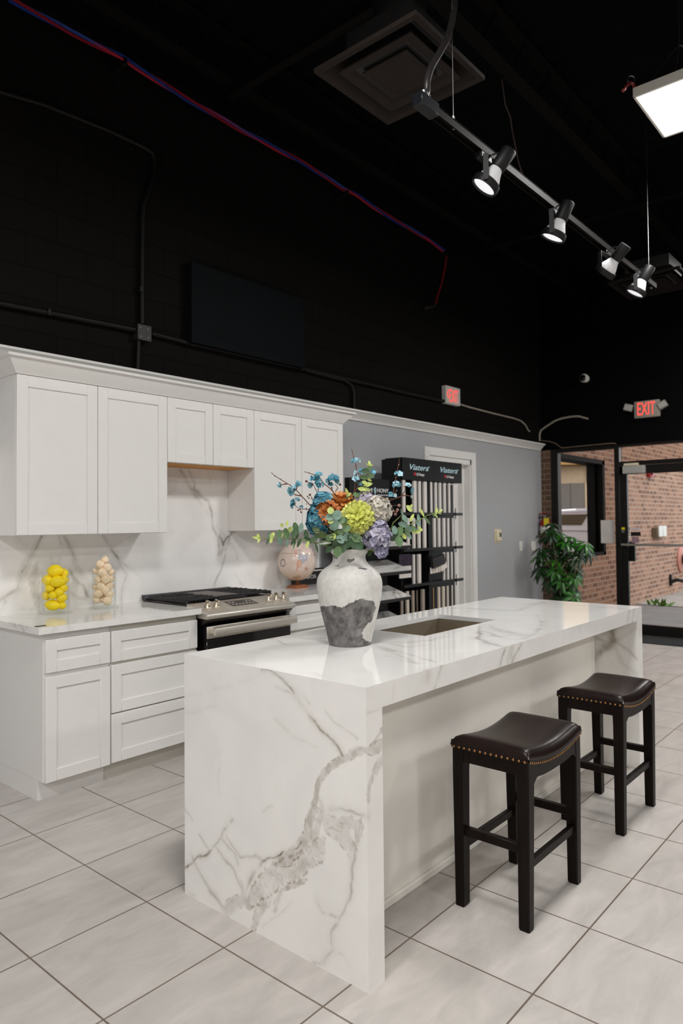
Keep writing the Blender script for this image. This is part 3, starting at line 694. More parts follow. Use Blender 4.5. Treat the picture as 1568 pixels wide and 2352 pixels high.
# =================================================================== ISLAND
IX0, IX1, IY0, IY1, IH = 1.724, 4.357, 1.384, 2.307, .939
LT, AP, PY = .083, .862, 1.640
il = thing('kitchen_island', 'long white marble kitchen island with waterfall ends and undermount sink', 'kitchen island', ((IX0 + IX1) / 2, (IY0 + IY1) / 2, 0))
E1 = lambda x, y: P(410 + x * .3443, 1490 + y * .3444, 'x', IX0)
F1 = lambda x, y: P(410 + x * .3443, 1490 + y * .3444, 'y', IY0)
T2 = lambda x, y: P(840 + x * .40816, 1360 + y * .40816, 'z', IH)
A2 = lambda x, y: P(840 + x * .40816, 1360 + y * .40816, 'y', IY0)
T3 = lambda x, y: P(420 + x * .3444, 1400 + y * .3444, 'z', IH)
B2 = lambda x, y: P(840 + x * .40816, 1360 + y * .40816, 'x', IX1 - LT)
VI = [ln(E1, [(560, 140), (620, 150), (680, 190), (740, 265), (800, 350), (850, 420), (920, 510), (1000, 590), (1050, 650), (1090, 715)], .0045, .75, .45, .15),
      ln(E1, [(650, 250), (720, 290), (800, 350)], .004, .45, .5), ln(E1, [(780, 285), (840, 330), (870, 365)], .004, .35, .3), ln(E1, [(980, 410), (1040, 490), (1130, 550), (1190, 605)], .003, .2, .35),
      ln(E1, [(1275, 678), (1180, 690), (1105, 735), (1030, 785), (965, 840), (930, 900), (922, 985), (900, 1060), (872, 1150), (850, 1250), (790, 1345), (710, 1410), (620, 1460)], [.014, .014, .013, .013, .013, .013, .014, .019, .022, .022, .022, .02, .012], .58, .7, .55, 'b'),
      ln(E1, [(950, 990), (965, 1060), (935, 1150), (905, 1250), (860, 1330)], [.008, .016, .018, .02, .02], .42, .3, 0, 'b'),
      ln(E1, [(970, 1250), (910, 1360), (820, 1435), (730, 1485), (630, 1535), (545, 1605), (485, 1680), (430, 1705)], [.026, .036, .038, .038, .038, .034, .028, .02], .5, .7, .1, 'h'),
      ln(E1, [(945, 1085), (1020, 1170), (1095, 1240), (1150, 1330), (1160, 1430)], [.012, .032, .036, .026, .008], .44, .5, .1, 'h'), ln(E1, [(1060, 1150), (1150, 1165), (1205, 1200), (1180, 1300)], [.012, .022, .02, .012], .42, .5, 0, 'h'),
      ln(E1, [(820, 1290), (780, 1330), (720, 1365), (640, 1400), (570, 1425)], .0035, .8, .4, .85), ln(E1, [(570, 1425), (500, 1500), (465, 1590), (430, 1690)], .005, .55, .2, .1),
      ln(E1, [(1250, 1130), (1150, 1095), (1080, 1080), (980, 1075), (945, 1010)], .0045, .65, .6), ln(E1, [(960, 1090), (1010, 1180), (1080, 1215)], .004, .6, .3, .2),
      ln(E1, [(1225, 1140), (1200, 1230), (1175, 1340), (1160, 1420), (1160, 1560), (1150, 1660), (1100, 1760), (1070, 1830), (1020, 1880), (1020, 1960), (1030, 2000)], .005, .55, .15),
      ln(E1, [(1030, 2000), (980, 2040), (960, 2090), (900, 2100)], .0045, .5, .3), ln(E1, [(1030, 2000), (1110, 2060), (1150, 2130)], .003, .3), ln(E1, [(915, 1690), (950, 1760), (1060, 1805)], .0035, .4, .5),
      ln(E1, [(45, 1455), (90, 1430), (130, 1390), (180, 1375), (215, 1340)], .004, .8, .3, .95), ln(E1, [(215, 1340), (280, 1270), (320, 1200), (360, 1135)], .0035, .6, .1, .4),
      ln(E1, [(40, 1060), (90, 1145)], .003, .4), ln(E1, [(140, 1235), (200, 1320)], .0035, .4, .3), ln(E1, [(275, 700), (262, 880), (272, 970)], .003, .3),
      ln(E1, [(100, 1400), (160, 1520), (220, 1620), (270, 1690), (305, 1745)], .008, .5, .25), ln(E1, [(240, 1310), (300, 1400), (370, 1480), (400, 1560), (440, 1640)], .005, .45, .15),
      ln(E1, [(290, 1280), (370, 1370), (395, 1450)], .005, .4), ln(E1, [(320, 1270), (380, 1350), (405, 1395), (520, 1390), (570, 1425)], .005, .4),
      ln(E1, [(295, 1775), (345, 1725), (410, 1690), (480, 1660)], [.026, .03, .022, .014], .5, .4, .2, 'b'), ln(E1, [(420, 1670), (470, 1735), (560, 1700), (600, 1640)], .010, .5, .3, 0, 'b'),
      ln(E1, [(485, 1900), (525, 1790), (560, 1730), (620, 1640)], .018, .6, .7, .5, 'h'), ln(E1, [(690, 1610), (740, 1590), (800, 1550), (860, 1535)], .009, .6, 1.3, .1, 'b'),
      ln(E1, [(410, 1540), (430, 1600), (430, 1680)], .016, .4, 0, 0, 'b'), ln(E1, [(40, 320), (300, 260), (560, 160)], .006, .10), ln(E1, [(30, 430), (250, 390)], .006, .1),
      ln(E1, [(640, 480), (760, 590), (920, 660)], .006, .16), ln(E1, [(560, 1090), (620, 1050)], .004, .25), ln(E1, [(50, 1610), (90, 1640)], .006, .3, .8),
      ln(E1, [(560, 1860), (640, 1790), (760, 1700)], .003, .2), ln(E1, [(640, 1700), (690, 1600), (640, 1750)], .004, .35, .4),
      # front edge of the near end
      ln(F1, [(1256, 672), (1300, 640), (1345, 560), (1375, 500)], .008, .6, .9, .7, 'b'), ln(F1, [(1256, 690), (1320, 660), (1380, 620)], .02, .55, .9, .4, 'b'),
      ln(F1, [(1330, 720), (1310, 820), (1280, 920), (1262, 1050)], .012, .55, .5, .5, 'b'), ln(F1, [(1380, 680), (1350, 760), (1310, 860)], .014, .5, .3, .3, 'b'), ln(F1, [(1256, 425), (1365, 395)], .003, .25, .8),
      # top
      ln(T2, [(700, 195), (800, 230), (880, 250)], .045, .30, .25, 0, 'b'), ln(T2, [(640, 185), (625, 260), (700, 290), (780, 305)], .009, .65, .4, .15), ln(T2, [(640, 185), (690, 182), (760, 215), (860, 240), (930, 243)], .011, .45, .35),
      ln(T2, [(700, 240), (800, 262), (890, 265)], .008, .45, .4), ln(T2, [(650, 215), (750, 250), (840, 245)], .01, .35, .3),
      ln(T2, [(500, 90), (650, 95), (850, 105), (1000, 55)], .016, .3), ln(T2, [(880, 90), (960, 60), (1150, 50)], .02, .25), ln(T2, [(960, 130), (990, 170), (975, 215), (900, 260)], .010, .3, .3), ln(T2, [(1000, 60), (1200, 75), (1450, 92)], .012, .22),
      ln(T2, [(50, 280), (200, 288), (350, 272), (450, 250)], .010, .35), ln(T2, [(50, 300), (200, 340), (400, 400)], .004, .5, .3), ln(T2, [(120, 360), (290, 405)], .004, .4, .4), ln(T2, [(70, 270), (220, 310), (330, 300)], .008, .25),
      ln(T2, [(530, 100), (560, 110), (640, 100)], .006, .3), ln(T2, [(250, 125), (290, 140)], .006, .35),
      ln(T3, [(590, 195), (700, 185), (780, 190), (950, 210)], .006, .45, .3), ln(T3, [(640, 210), (700, 240), (900, 232)], .005, .4, .4), ln(T3, [(720, 170), (790, 185), (960, 195)], .006, .4, .2),
      ln(T3, [(1280, 245), (1400, 290), (1560, 360)], .006, .4, .3), ln(T3, [(1290, 212), (1568, 222)], .009, .35), ln(T3, [(60, 290), (300, 270), (520, 290)], .01, .15), ln(T3, [(880, 420), (930, 440)], .01, .2),
      # seating side edge
      ln(A2, [(790, 315), (770, 350), (755, 405), (748, 425)], .006, .7, .3, .7), ln(A2, [(872, 292), (845, 350), (825, 400)], .006, .6, .3, .5), ln(A2, [(830, 310), (800, 400)], .03, .45, .2, .2, 'b'),
      ln(A2, [(425, 415), (395, 490), (375, 558)], .005, .55, .6, .1), ln(A2, [(350, 455), (345, 490)], .012, .2, .6), ln(A2, [(1482, 95), (1470, 165)], .006, .6, .1, .3), ln(A2, [(1508, 92), (1498, 165)], .007, .6, .1, .3), ln(A2, [(1202, 195), (1205, 235)], .005, .3, .1, .2), ln(A2, [(160, 530), (150, 600)], .006, .15),
      # inner face of the far end
      ln(B2, [(1290, 375), (1330, 335), (1400, 275), (1395, 220)], .020, .65, .5, .3), ln(B2, [(1300, 262), (1400, 292), (1520, 200)], .008, .45, .3), ln(B2, [(1400, 280), (1480, 330), (1525, 375)], .008, .45, .3), ln(B2, [(1400, 290), (1440, 400), (1520, 460)], .012, .3), ln(B2, [(1470, 600), (1530, 690)], .01, .3)]
SX0, SX1, SY0, SY1 = 2.670, 3.332, 1.797, 2.150
a = MB().gridbox(IX0, IX0 + LT, IY0, IY1, 0, IH, .0022).build('near_waterfall_end', MARBLE, il); paint_veins(a, VI, .010)
a = MB().gridbox(IX1 - LT, IX1, IY0, IY1, 0, IH, .010).build('far_waterfall_end', MARBLE, il); paint_veins(a, VI)
xi0, xi1 = IX0 + LT, IX1 - LT
mb = MB()
for q in ((xi0, SX0, IY0, IY1), (SX1, xi1, IY0, IY1), (SX0, SX1, IY0, SY0), (SX0, SX1, SY1, IY1)): mb.gridbox(q[0], q[1], q[2], q[3], IH - .022, IH, .007)
a = mb.build('top_slab', MARBLE, il); paint_veins(a, VI)
a = MB().gridbox(xi0, xi1, IY0, IY0 + .022, AP, IH - .022, .005).build('front_apron', MARBLE, il); paint_veins(a, VI)
a = MB().gridbox(xi0, xi1, IY1 - .022, IY1, AP, IH - .022, .03).build('rear_apron', MARBLE, il); paint_veins(a, VI)
MB().box(xi0, xi1, PY, PY + .02, .0, IH - .022).build('seating_panel', PANELW, il)
mb = MB().box(xi0, xi1 - .0, PY - .014, PY, 0, .030, .003); mb.build('base_strip', PANELW, il)
MB().box(xi1 - .045, xi1 - .02, PY - .006, PY, .03, AP + .03, .001).build('joint_strip', PANELW, il)
MB().box(xi0, xi1, PY + .02, IY1 - .02, .1, .66).box(xi0, SX0 - .05, PY + .02, IY1 - .02, .66, IH - .023).box(SX1 + .05, xi1, PY + .02, IY1 - .02, .66, IH - .023).box(xi0, xi1, PY + .02, IY1 - .09, 0, .1).build('cabinet_box', WHITE, il)
for k in range(4):
    w = (xi1 - xi0) / 4; x0 = xi0 + w * k
    mb = MB().box(x0 + .004, x0 + w - .004, IY1 - .02, IY1 - .002, .11, .85, .002); mb.build('door', WHITE, il)
# sink
sk = thing('sink', 'rectangular undermount steel sink set into the marble island top', 'sink', ((SX0 + SX1) / 2, (SY0 + SY1) / 2, .68))
zt, zb2, r = IH - .0225, .70, .012
t = MB()
t.box(SX0 - .012, SX0, SY0 - .012, SY1 + .012, zb2, zt).box(SX1, SX1 + .012, SY0 - .012, SY1 + .012, zb2, zt).box(SX0, SX1, SY0 - .012, SY0, zb2, zt).box(SX0, SX1, SY1, SY1 + .012, zb2, zt).box(SX0 - .012, SX1 + .012, SY0 - .012, SY1 + .012, zb2 - .01, zb2)
t.build('basin', SINKS, sk)
MB().lathe([(0, zb2 + .001), (.042, zb2 + .003), (.045, zb2 + .001), (.045, zb2)], ((SX0 + SX1) / 2, (SY0 + SY1) / 2 + .05, 0), 28).build('drain', CHROME, sk)

# =============================================================== BAR STOOLS
def make_stool(loc, label):
    t = thing('bar_stool', label, 'stool', loc, 'saddle bar stools at the island')
    X, Y, Z = loc; hx, hy = .236, .158
    zs = lambda u: .566 + .034 * u * u
    W = lambda x, y, z: (X + x, Y + y, z)
    def f(a, b):
        u, v = 2 * a - 1, 2 * b - 1
        e = (max(0, 1 - abs(u) ** 12) ** .6) * (max(0, 1 - abs(v) ** 9) ** .6)
        return W(hx * u, hy * v, zs(u) + .024 + .027 * e + .012 * (1 - u * u) * (1 - v * v))
    mb = MB().grid((0, 0, 0), (1, 0, 0), (0, 1, 0), 40, 28, f)
    for s in (-1, 1):
        mb.grid((0,) * 3, (1, 0, 0), (0, 1, 0), 40, 3, lambda a, b, s=s: W(hx * (2 * a - 1), s * (hy + .003 * math.sin(PI * b)), zs(2 * a - 1) - .006 + .030 * b))
        mb.grid((0,) * 3, (1, 0, 0), (0, 1, 0), 28, 3, lambda a, b, s=s: W(s * (hx + .003 * math.sin(PI * b)), hy * (2 * a - 1), zs(1) - .006 + .030 * b))
    bmesh.ops.remove_doubles(mb.bm, verts=mb.bm.verts, dist=.0004); bmesh.ops.recalc_face_normals(mb.bm, faces=mb.bm.faces)
    seat = mb.build('seat', LEATHER, t, angle=70)
    pb = MB()
    for s in (-1, 1):
        pb.tube([W(hx * u, s * (hy + .003), zs(u) + .006) for u in np.linspace(-1, 1, 25)], .0022, 6)
        pb.tube([W(s * (hx + .003), hy * v, zs(1) + .006) for v in (-1, 0, 1)], .0022, 6)
    pb.build('piping', LEATHER, seat)
    nb = MB()
    for s in (-1, 1):
        for k in range(14):
            v = -1 + 2 * (k + .5) / 14; nb.ball(W(s * (hx + .0035), hy * v * .99, zs(1) - .001), (.0035, .0058, .0058), 2)
        for k in range(30):
            u = -1 + 2 * (k + .5) / 30; nb.ball(W(hx * u * .99, s * (hy + .0035), zs(u) - .001), (.0050, .0035, .0050), 2)
    nb.build('nailhead_trim', BRASS, t)
    # frame rails under the seat, arched on the long sides
    for s in (-1, 1):
        top = [(X + hx * u, zs(u) - .002) for u in np.linspace(-1, 1, 21)]
        bot = [(X + (hx - .045) * u, .520 + .018 * abs(u) ** 3 - .030 * math.exp(-((abs(u) - 1) / .10) ** 2)) for u in np.linspace(1, -1, 25)]
        MB().prism(top + bot, 'y', Y + s * (hy - .003), Y + s * (hy - .028)).build('seat_rail', ESPRESSO, t)
        MB().box(X + s * (hx - .004), X + s * (hx - .028), Y - hy + .04, Y + hy - .04, .545, zs(1) - .004).build('seat_rail', ESPRESSO, t)
    # tapered legs
    for sx in (-1, 1):
        for sy in (-1, 1):
            tb = bmesh.new()
            q = []
            for z, w, o in ((0, .036, .0), (.008, .040, .0), (.50, .047, .0), (.592, .050, .0)):
                xo, yo = hx - .002 + o, hy - .001 - (.006 if z < .4 else 0)
                q.append([tb.verts.new(W(sx * (xo - a), sy * (yo - b), z)) for a, b in ((0, .004), (.004, 0), (w - .004, 0), (w, .004), (w, w), (0, w))])
            for A, B in zip(q, q[1:]):
                for k in range(6): tb.faces.new((A[k], A[(k + 1) % 6], B[(k + 1) % 6], B[k]))
            tb.faces.new(q[0]); tb.faces.new(q[-1]); bmesh.ops.recalc_face_normals(tb, faces=tb.faces)
            m_ = MB(); m_._add(tb); m_.build('leg', ESPRESSO, t, angle=25)
    for s in (-1, 1):
        MB().box(X - hx + .03, X + hx - .03, Y + s * (hy - .016), Y + s * (hy - .036), .205, .237, .002).build('stretcher', ESPRESSO, t)
        MB().box(X + s * (hx - .012), X + s * (hx - .036), Y - hy + .03, Y + hy - .03, .265, .297, .002).build('stretcher', ESPRESSO, t)
    return t
st1 = make_stool((2.567, 1.296, 0), 'dark leather saddle bar stool, the nearer of the two at the island')
copy_thing(st1, (3.555, 1.304, 0), 'dark leather saddle bar stool, the farther one toward the glass door')

# ===================================================== COUNTER TOP OBJECTS
def jar(u, v, y, rpx, name, label, H=.315):
    c = P(u, v, 'y', y); c.z = CT1
    px = FOC / ((c - EYE).dot(FW)); r = rpx / px
    t = thing(name, label, 'jar', tuple(c))
    w = .003
    MB().lathe([(0, .004), (r * 1.18, 0), (r * 1.22, .004), (r * 1.18, .009), (r * .98, .013), (r, .03), (r, .226), (r * 1.03, .231), (r * 1.0, .234), (r - w, .23), (r - w, .03), (r * .9, .016), (0, .014)], c, 56).build('glass_body', GLASS, t)
    MB().lathe([(r * 1.16, .235), (r * 1.24, .238), (r * 1.2, .244), (r * 1.08, .257), (r * .9, .268), (r * .62, .278), (r * .36, .284), (r * .27, .293), (r * .42, .302), (r * .24, .309), (r * .30, .316), (r * .40, .330), (r * .30, .345), (0, .350)], c, 48).build('lid', GLASS, t)
    return c, r
c, r = jar(128, 1395, 4.085, 30.5, 'apothecary_jar', 'lidded glass jar filled with yellow lemons on the worktop')
LEMON = M('lemon_peel', (246, 216, 14), .38, var=.06, bump=.25, bscale=260)
def fruit_place(items, c, y, fn):
    for k, (uu, vv, dd, rr) in enumerate(items): fn(k, uu, vv, dd, rr)
px = FOC / ((c - EYE).dot(FW)); dC = (c - EYE).dot(FW)
# crop px (x/4.612, 1220 + y/4.612), depth offset in m, radius px, shape
lem = [(585, 420, -.01, 17, 14, 'topmost large lemon with faint stripes'), (672, 450, .03, 11, 12, 'lemon tucked behind the topmost one, right side'), (505, 520, -.02, 13, 13, 'round lemon at the upper left against the glass'),
       (620, 535, -.045, 17, 13.5, 'largest lemon in the middle of the upper row'), (708, 515, .0, 9, 10, 'small lemon high on the right against the glass'), (525, 605, -.03, 10.5, 8.5, 'small lemon just under the upper left one'),
       (700, 603, -.01, 10.5, 10, 'lemon at mid height against the right glass'), (637, 647, -.045, 10, 10, 'round lemon at the centre of the jar'), (485, 680, -.01, 10, 11.5, 'lemon low on the left with a dark speck'),
       (563, 678, -.045, 9.8, 9.4, 'small lemon left of the centre one'), (665, 705, -.02, 12, 11, 'orange tinted lemon low on the right'), (557, 783, -.03, 17, 12.5, 'large lemon lying on the jar floor, left'),
       (678, 790, -.03, 9, 8.5, 'small lemon on the jar floor, right'), (600, 610, .03, 11, 11, 'lemon buried behind the centre ones')]
for k, (x, y, dd, a, b, lab) in enumerate(lem):
    u, v = x / 4.612, 1220 + y / 4.612
    q = D(u, v, dC + dd)
    off = Vector((q.x - c.x, q.y - c.y, 0)); mr = r - .004 - a / px * .9
    if off.length > mr > 0: off = off.normalized() * mr; q = Vector((c.x + off.x, c.y + off.y, q.z))
    ra, rb = a / px, b / px
    q.z = max(q.z, CT1 + .0155 + rb)
    mbx = MB(); t_ = bmesh.new(); bmesh.ops.create_uvsphere(t_, u_segments=28, v_segments=16, radius=1)
    for vv in t_.verts:
        n = abs(vv.co.z); 
        s_ = 1 + (.12 if a > 1.12 * b else .03) * max(0, n - .8) / .2
        vv.co.z *= s_
    # long axis (local z) along the picture plane
    ax = Vector((RT.x, RT.y, .15 * math.sin(k * 2.1))).normalized(); yv = Vector((0, 0, 1)).cross(ax).normalized(); zv = ax.cross(yv)
    Rm = Matrix((zv * rb, yv * rb, ax * ra)).transposed().to_4x4()
    bmesh.ops.transform(t_, matrix=Matrix.Translation(q) @ Rm, verts=t_.verts); mbx._add(t_)
    tag(mbx.build('lemon', LEMON, angle=80), 'yellow %s in the glass jar' % lab, 'lemon', 'lemons in the glass jar')
c, r = jar(239, 1386, 4.085, 27.0, 'apothecary_jar', 'lidded glass jar filled with pale dried garlic bulbs')
GARL = M('garlic_skin', (244, 220, 190), .6, var=.12, vscale=30, bump=.3, bscale=90)
px = FOC / ((c - EYE).dot(FW)); dC = (c - EYE).dot(FW)
gar = [(1110, 305, .0, 9, 'at the very top under the lid'), (1060, 355, -.03, 10, 'near the top, front left'), (1145, 385, -.03, 10, 'near the top, front right'), (1010, 420, .0, 8.5, 'high against the left glass'),
       (1175, 430, .0, 8, 'high against the right glass'), (1080, 440, -.05, 10.5, 'upper middle with a visible root end'), (1040, 510, -.03, 9, 'left of the middle, upper half'), (1130, 510, -.05, 10.5, 'in the middle, facing out'),
       (1195, 505, -.01, 8, 'right of the middle against the glass'), (1060, 585, -.05, 10, 'left of the middle, lower half'), (1000, 590, -.01, 7.5, 'half height against the left glass'), (1185, 580, -.02, 9, 'half height on the right'),
       (1125, 628, -.05, 9.5, 'just below the middle'), (1035, 660, -.04, 11, 'low on the left, broad'), (1190, 665, -.03, 9.5, 'low on the right'), (1015, 725, -.02, 9.5, 'on the jar floor at the left'),
       (1155, 740, -.04, 10.5, 'on the jar floor at the right'), (1090, 715, .01, 10, 'deep in the low middle'), (1100, 560, .04, 10, 'hidden behind the middle ones')]
for k, (x, y, dd, a, lab) in enumerate(gar):
    q = D(x / 4.612, 1220 + y / 4.612, dC + dd); off = Vector((q.x - c.x, q.y - c.y, 0)); ra = a / px; mr = r - .004 - ra * .95
    if off.length > mr > 0: off = off.normalized() * mr; q = Vector((c.x + off.x, c.y + off.y, q.z))
    q.z = max(q.z, CT1 + .0155 + ra * .9)
    t_ = bmesh.new(); bmesh.ops.create_uvsphere(t_, u_segments=32, v_segments=14, radius=ra)
    for vv in t_.verts:
        an = math.atan2(vv.co.y, vv.co.x); h = vv.co.z / ra
        s_ = 1 + .06 * math.cos(8 * an) * (1 - h * h) ; vv.co.x *= s_; vv.co.y *= s_
        vv.co.z = vv.co.z * .86 + (.30 * ra * max(0, h - .75) / .25 if h > .75 else 0)
    Rm = Matrix.Rotation(k * 1.7, 4, 'Z') @ Matrix.Rotation(.5 + (k * .77) % 1.6, 4, 'X')
    bmesh.ops.transform(t_, matrix=Matrix.Translation(q) @ Rm, verts=t_.verts); mbx = MB(); mbx._add(t_)
    tag(mbx.build('garlic_bulb', GARL, angle=80), 'pale garlic bulb %s of the jar' % lab, 'garlic', 'garlic bulbs in the glass jar')
a = P(94, 1438.5, 'z', CT1)
tag(MB().box(a.x - .028, a.x + .028, a.y - .006, a.y + .016, CT1 + .0003, CT1 + .003, .001).build('sticker_tag', M('dark_yellow_tag', (70, 66, 26), .4, var=.8, vscale=60)), 'small dark and yellow tag lying at the worktop front corner', 'tag')

# globe
gy = 4.04
gc = P(681.5, 1289, 'y', gy); px = FOC / ((gc - EYE).dot(FW)); gr = 44.5 / px
gb = P(683, 1348, 'y', gy)
gl = thing('globe', 'antique style pale pink desk globe on a square wooden base', 'globe', (gb.x, gb.y, CT1))
s = MB().ball(gc, gr, seg=220).build('sphere', attr_mat('globe_print', 'print', .25, spec=.5, bscale=14, coat=.3), gl, angle=180)
w = verts_world(s); U, Vp = proj(w)
n = (w - np.array(gc)) / gr; front = (n @ np.array((gc - EYE).normalized())) < .05
cx = lambda pts: [(660 + x * .07653, 1230 + y * .07655) for x, y in pts]
wob = (fbm(w, 60, 5) - .5) * 5
U2, V2 = U + wob, Vp + (fbm(w, 60, 9) - .5) * 5
col = np.tile(np.array(lin((226, 206, 194))), (len(w), 1)) * (.9 + .2 * fbm(w, 14, 3))[:, None]
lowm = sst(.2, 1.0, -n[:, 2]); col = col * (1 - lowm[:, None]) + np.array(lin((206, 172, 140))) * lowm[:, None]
def land(pts, c, soft=.62):
    k = in_poly(U2, V2, cx(pts)) & front; col[k] = col[k] * (1 - soft) + soft * np.array(lin(c)) * (.8 + .4 * fbm(w[k], 60, 21))[:, None]
land([(220, 430), (290, 440), (290, 520), (300, 640), (280, 690), (240, 660), (215, 560)], (222, 150, 132))
land([(290, 430), (420, 410), (400, 470), (320, 520)], (190, 178, 190)); land([(290, 560), (420, 540), (520, 560), (640, 600), (630, 680), (580, 760), (500, 800), (440, 880), (420, 800), (330, 700), (290, 640)], (150, 168, 190))
land([(310, 720), (400, 730), (440, 760), (430, 850), (400, 930), (340, 950), (310, 1070), (265, 1060), (280, 900), (300, 800)], (222, 136, 112)); land([(340, 760), (400, 770), (380, 900), (345, 900)], (198, 190, 140))
land([(510, 980), (540, 930), (600, 930), (635, 980), (600, 1040), (540, 1055)], (196, 128, 98)); land([(130, 1250), (220, 1215), (330, 1200), (450, 1235), (300, 1290), (180, 1280)], (176, 138, 98))
land([(430, 330), (480, 320), (500, 360), (450, 380)], (190, 165, 178)); land([(40, 620), (80, 610), (85, 640), (50, 640)], (165, 160, 160)); land([(410, 975), (440, 970), (440, 1000), (412, 1000)], (150, 150, 160)); land([(60, 420), (200, 400), (210, 470), (120, 500)], (214, 190, 188))
e = np.hypot((U - 649.5) / 5.0, (Vp - 1293) / 8.2); k = (np.abs(e - 1) < .12) & front; col[k] = np.array(lin((86, 84, 88)))
ax_ = np.array([.12, .05, 1.0]); ax_ /= np.linalg.norm(ax_); k = np.abs(n @ ax_ - .33) < .012; col[k] = np.array(lin((170, 140, 110)))
set_attr(s, 'print', col)
mb = MB().lathe([(0, -.004), (.012, -.004), (.012, 0), (.006, .01), (.006, .03), (0, .03)], (gb.x, gb.y, gc.z - gr - .026), 20)
mb.tube([(gb.x, gb.y, CT1 + .03), (gb.x, gb.y, gc.z - gr + .004)], .006, 12)
post = mb.build('post', BRASS, gl)
GW = M('globe_base_wood', (142, 88, 58), .35, var=.2, stretch=(12, 2, 2))
MB().lathe([(.032, CT1 + .026), (.022, CT1 + .034), (.012, CT1 + .05), (.010, CT1 + .07), (0, CT1 + .07)], (gb.x, gb.y, 0), 24).build('collar', M('bronze_cast', (120, 84, 52), .4, .6), gl)
t_ = bmesh.new(); A = []
for h, q in ((0, .074), (.012, .074), (.026, .055)): A.append([t_.verts.new((gb.x + sx * q, gb.y + sy * q * .72, CT1 + h)) for sx, sy in ((-1, -1), (1, -1), (1, 1), (-1, 1))])
for X, Y in zip(A, A[1:]):
    for k in range(4): t_.faces.new((X[k], X[(k + 1) % 4], Y[(k + 1) % 4], Y[k]))
t_.faces.new(A[0][::-1]); t_.faces.new(A[-1]); mb = MB(); mb._add(t_); mb.build('base', GW, gl, smooth=False)
mb = MB()
for k in range(24):
    pass
# black sample box behind the globe
by = 4.17
a, b = P(684, 1316, 'y', by), P(728, 1347, 'y', by)
sb = thing('sample_box', 'black stone sample box with white lettering behind the globe', 'box', ((a.x + b.x) / 2, by, CT1))
bx1 = P(742, 1347, 'y', by).x
MB().box(a.x - .02, bx1, by, by + .055, CT1, a.z + .004, .001).build('box_body', M('charcoal_card', (44, 41, 40), .5, var=.04), sb, smooth=False)
MB().box(a.x - .02, bx1, by - .001, by + .055, a.z + .004, a.z + .016).build('box_lid', WHITEPL, sb, smooth=False)
MB().box(a.x - .022, bx1 + .002, by - .003, by + .056, a.z + .016, a.z + .026).build('top_rim', BLACKSIGN, sb, smooth=False)
l0 = P(698.5, 1330, 'y', by - .001); l1 = P(725.5, 1322, 'y', by - .001)
letters('NEOS', WHITEINK, sb, (l0.x, by - .001, l0.z), (1, 0, 0), (0, 0, 1), .032, l1.x - l0.x)
l2 = P(731, 1326, 'y', by - .001); MB().box(l2.x, l2.x + .015, by - .002, by, l2.z, l2.z + .004).build('dash_mark', WHITEINK, sb)

# ==================================================================== VASE
vc = Vector((2.300, 1.930, IH)); VD = (vc - EYE).dot(FW); vpx = FOC / VD
vs = thing('vase', 'large white washed terracotta vase with a bare grey lower patch', 'vase', tuple(vc))
zz = lambda v: (1489 - v) / vpx
pr = [(0, 0), (47, 1489), (49, 1484), (53, 1465), (60, 1437), (67, 1408), (72, 1384), (75, 1362), (75.5, 1349), (73, 1336), (67, 1325), (58, 1316), (48, 1309), (41, 1302), (38, 1295), (37.5, 1289), (39, 1283), (43, 1278), (44, 1275), (43.5, 1271.5)]
cr = [(pr[i][0] / vpx, 0 if i == 0 else zz(pr[i][1])) for i in range(len(pr))]
fine = [cr[0]]
for i in range(1, len(cr) - 1):
    p0_, p1_, p2_, p3_ = cr[max(1, i - 1)], cr[i], cr[i + 1], cr[min(len(cr) - 1, i + 2)]
    for k in range(18):
        t_ = k / 18
        fine.append(tuple(.5 * (2 * p1_[j] + (p2_[j] - p0_[j]) * t_ + (2 * p0_[j] - 5 * p1_[j] + 4 * p2_[j] - p3_[j]) * t_ * t_ + (3 * p1_[j] - p0_[j] - 3 * p2_[j] + p3_[j]) * t_ ** 3) for j in (0, 1)))
fine.append(cr[-1]); zt_ = cr[-1][1]
fine += [(40 / vpx, zt_ + .002), (36 / vpx, zt_ - .004), (33 / vpx, zt_ - .03), (33 / vpx, zt_ - .06), (60 / vpx, zt_ - .14), (40 / vpx, .03), (0, .03)]
v_ = MB().lathe(fine, vc, 300).build('body', attr_mat('vase_paint', 'paint', .62, .25, 55, .35), vs, angle=60)
w = verts_world(v_); U, Vp = proj(w); h = w[:, 2] - IH
fr = ((w[:, :2] - np.array(vc)[:2]) @ np.array(((vc - EYE).x, (vc - EYE).y))) < 0
U2 = U + (fbm(w, 16, 31) - .5) * 16 + (fbm(w, 70, 37, 3) - .5) * 7; V2 = Vp + (fbm(w, 16, 41) - .5) * 16 + (fbm(w, 70, 47, 3) - .5) * 7
cz = lambda pts: [(560 + x * .35714, 1000 + y * .35714) for x, y in pts]
gp = cz([(440, 1090), (500, 1098), (560, 1088), (620, 1108), (680, 1075), (735, 1056), (790, 1066), (835, 1072), (848, 1110), (832, 1180), (790, 1220), (757, 1262), (765, 1305), (800, 1325), (850, 1318), (850, 1420), (440, 1420)])
back_g = h < .19 + .05 * (fbm(w, 5, 61) - .5)
grey = np.where(fr, in_poly(U2, V2, gp), back_g)
for pts in ([(668, 785), (720, 778), (715, 800), (690, 812), (668, 805)], [(730, 850), (800, 850), (790, 860), (735, 858)], [(580, 845), (610, 835), (606, 850)], [(560, 770), (590, 775), (600, 790), (575, 800)]):
    grey = grey | (in_poly(U2, V2, cz(pts)) & fr)
col = np.tile(np.array(lin((212, 210, 205))), (len(w), 1)) * (.82 + .30 * fbm(w, 9, 71))[:, None]
t1 = sst(.52, .75, fbm(w, 7, 73)) * .35; col = col * (1 - t1[:, None]) + np.array(lin((176, 172, 166))) * t1[:, None]
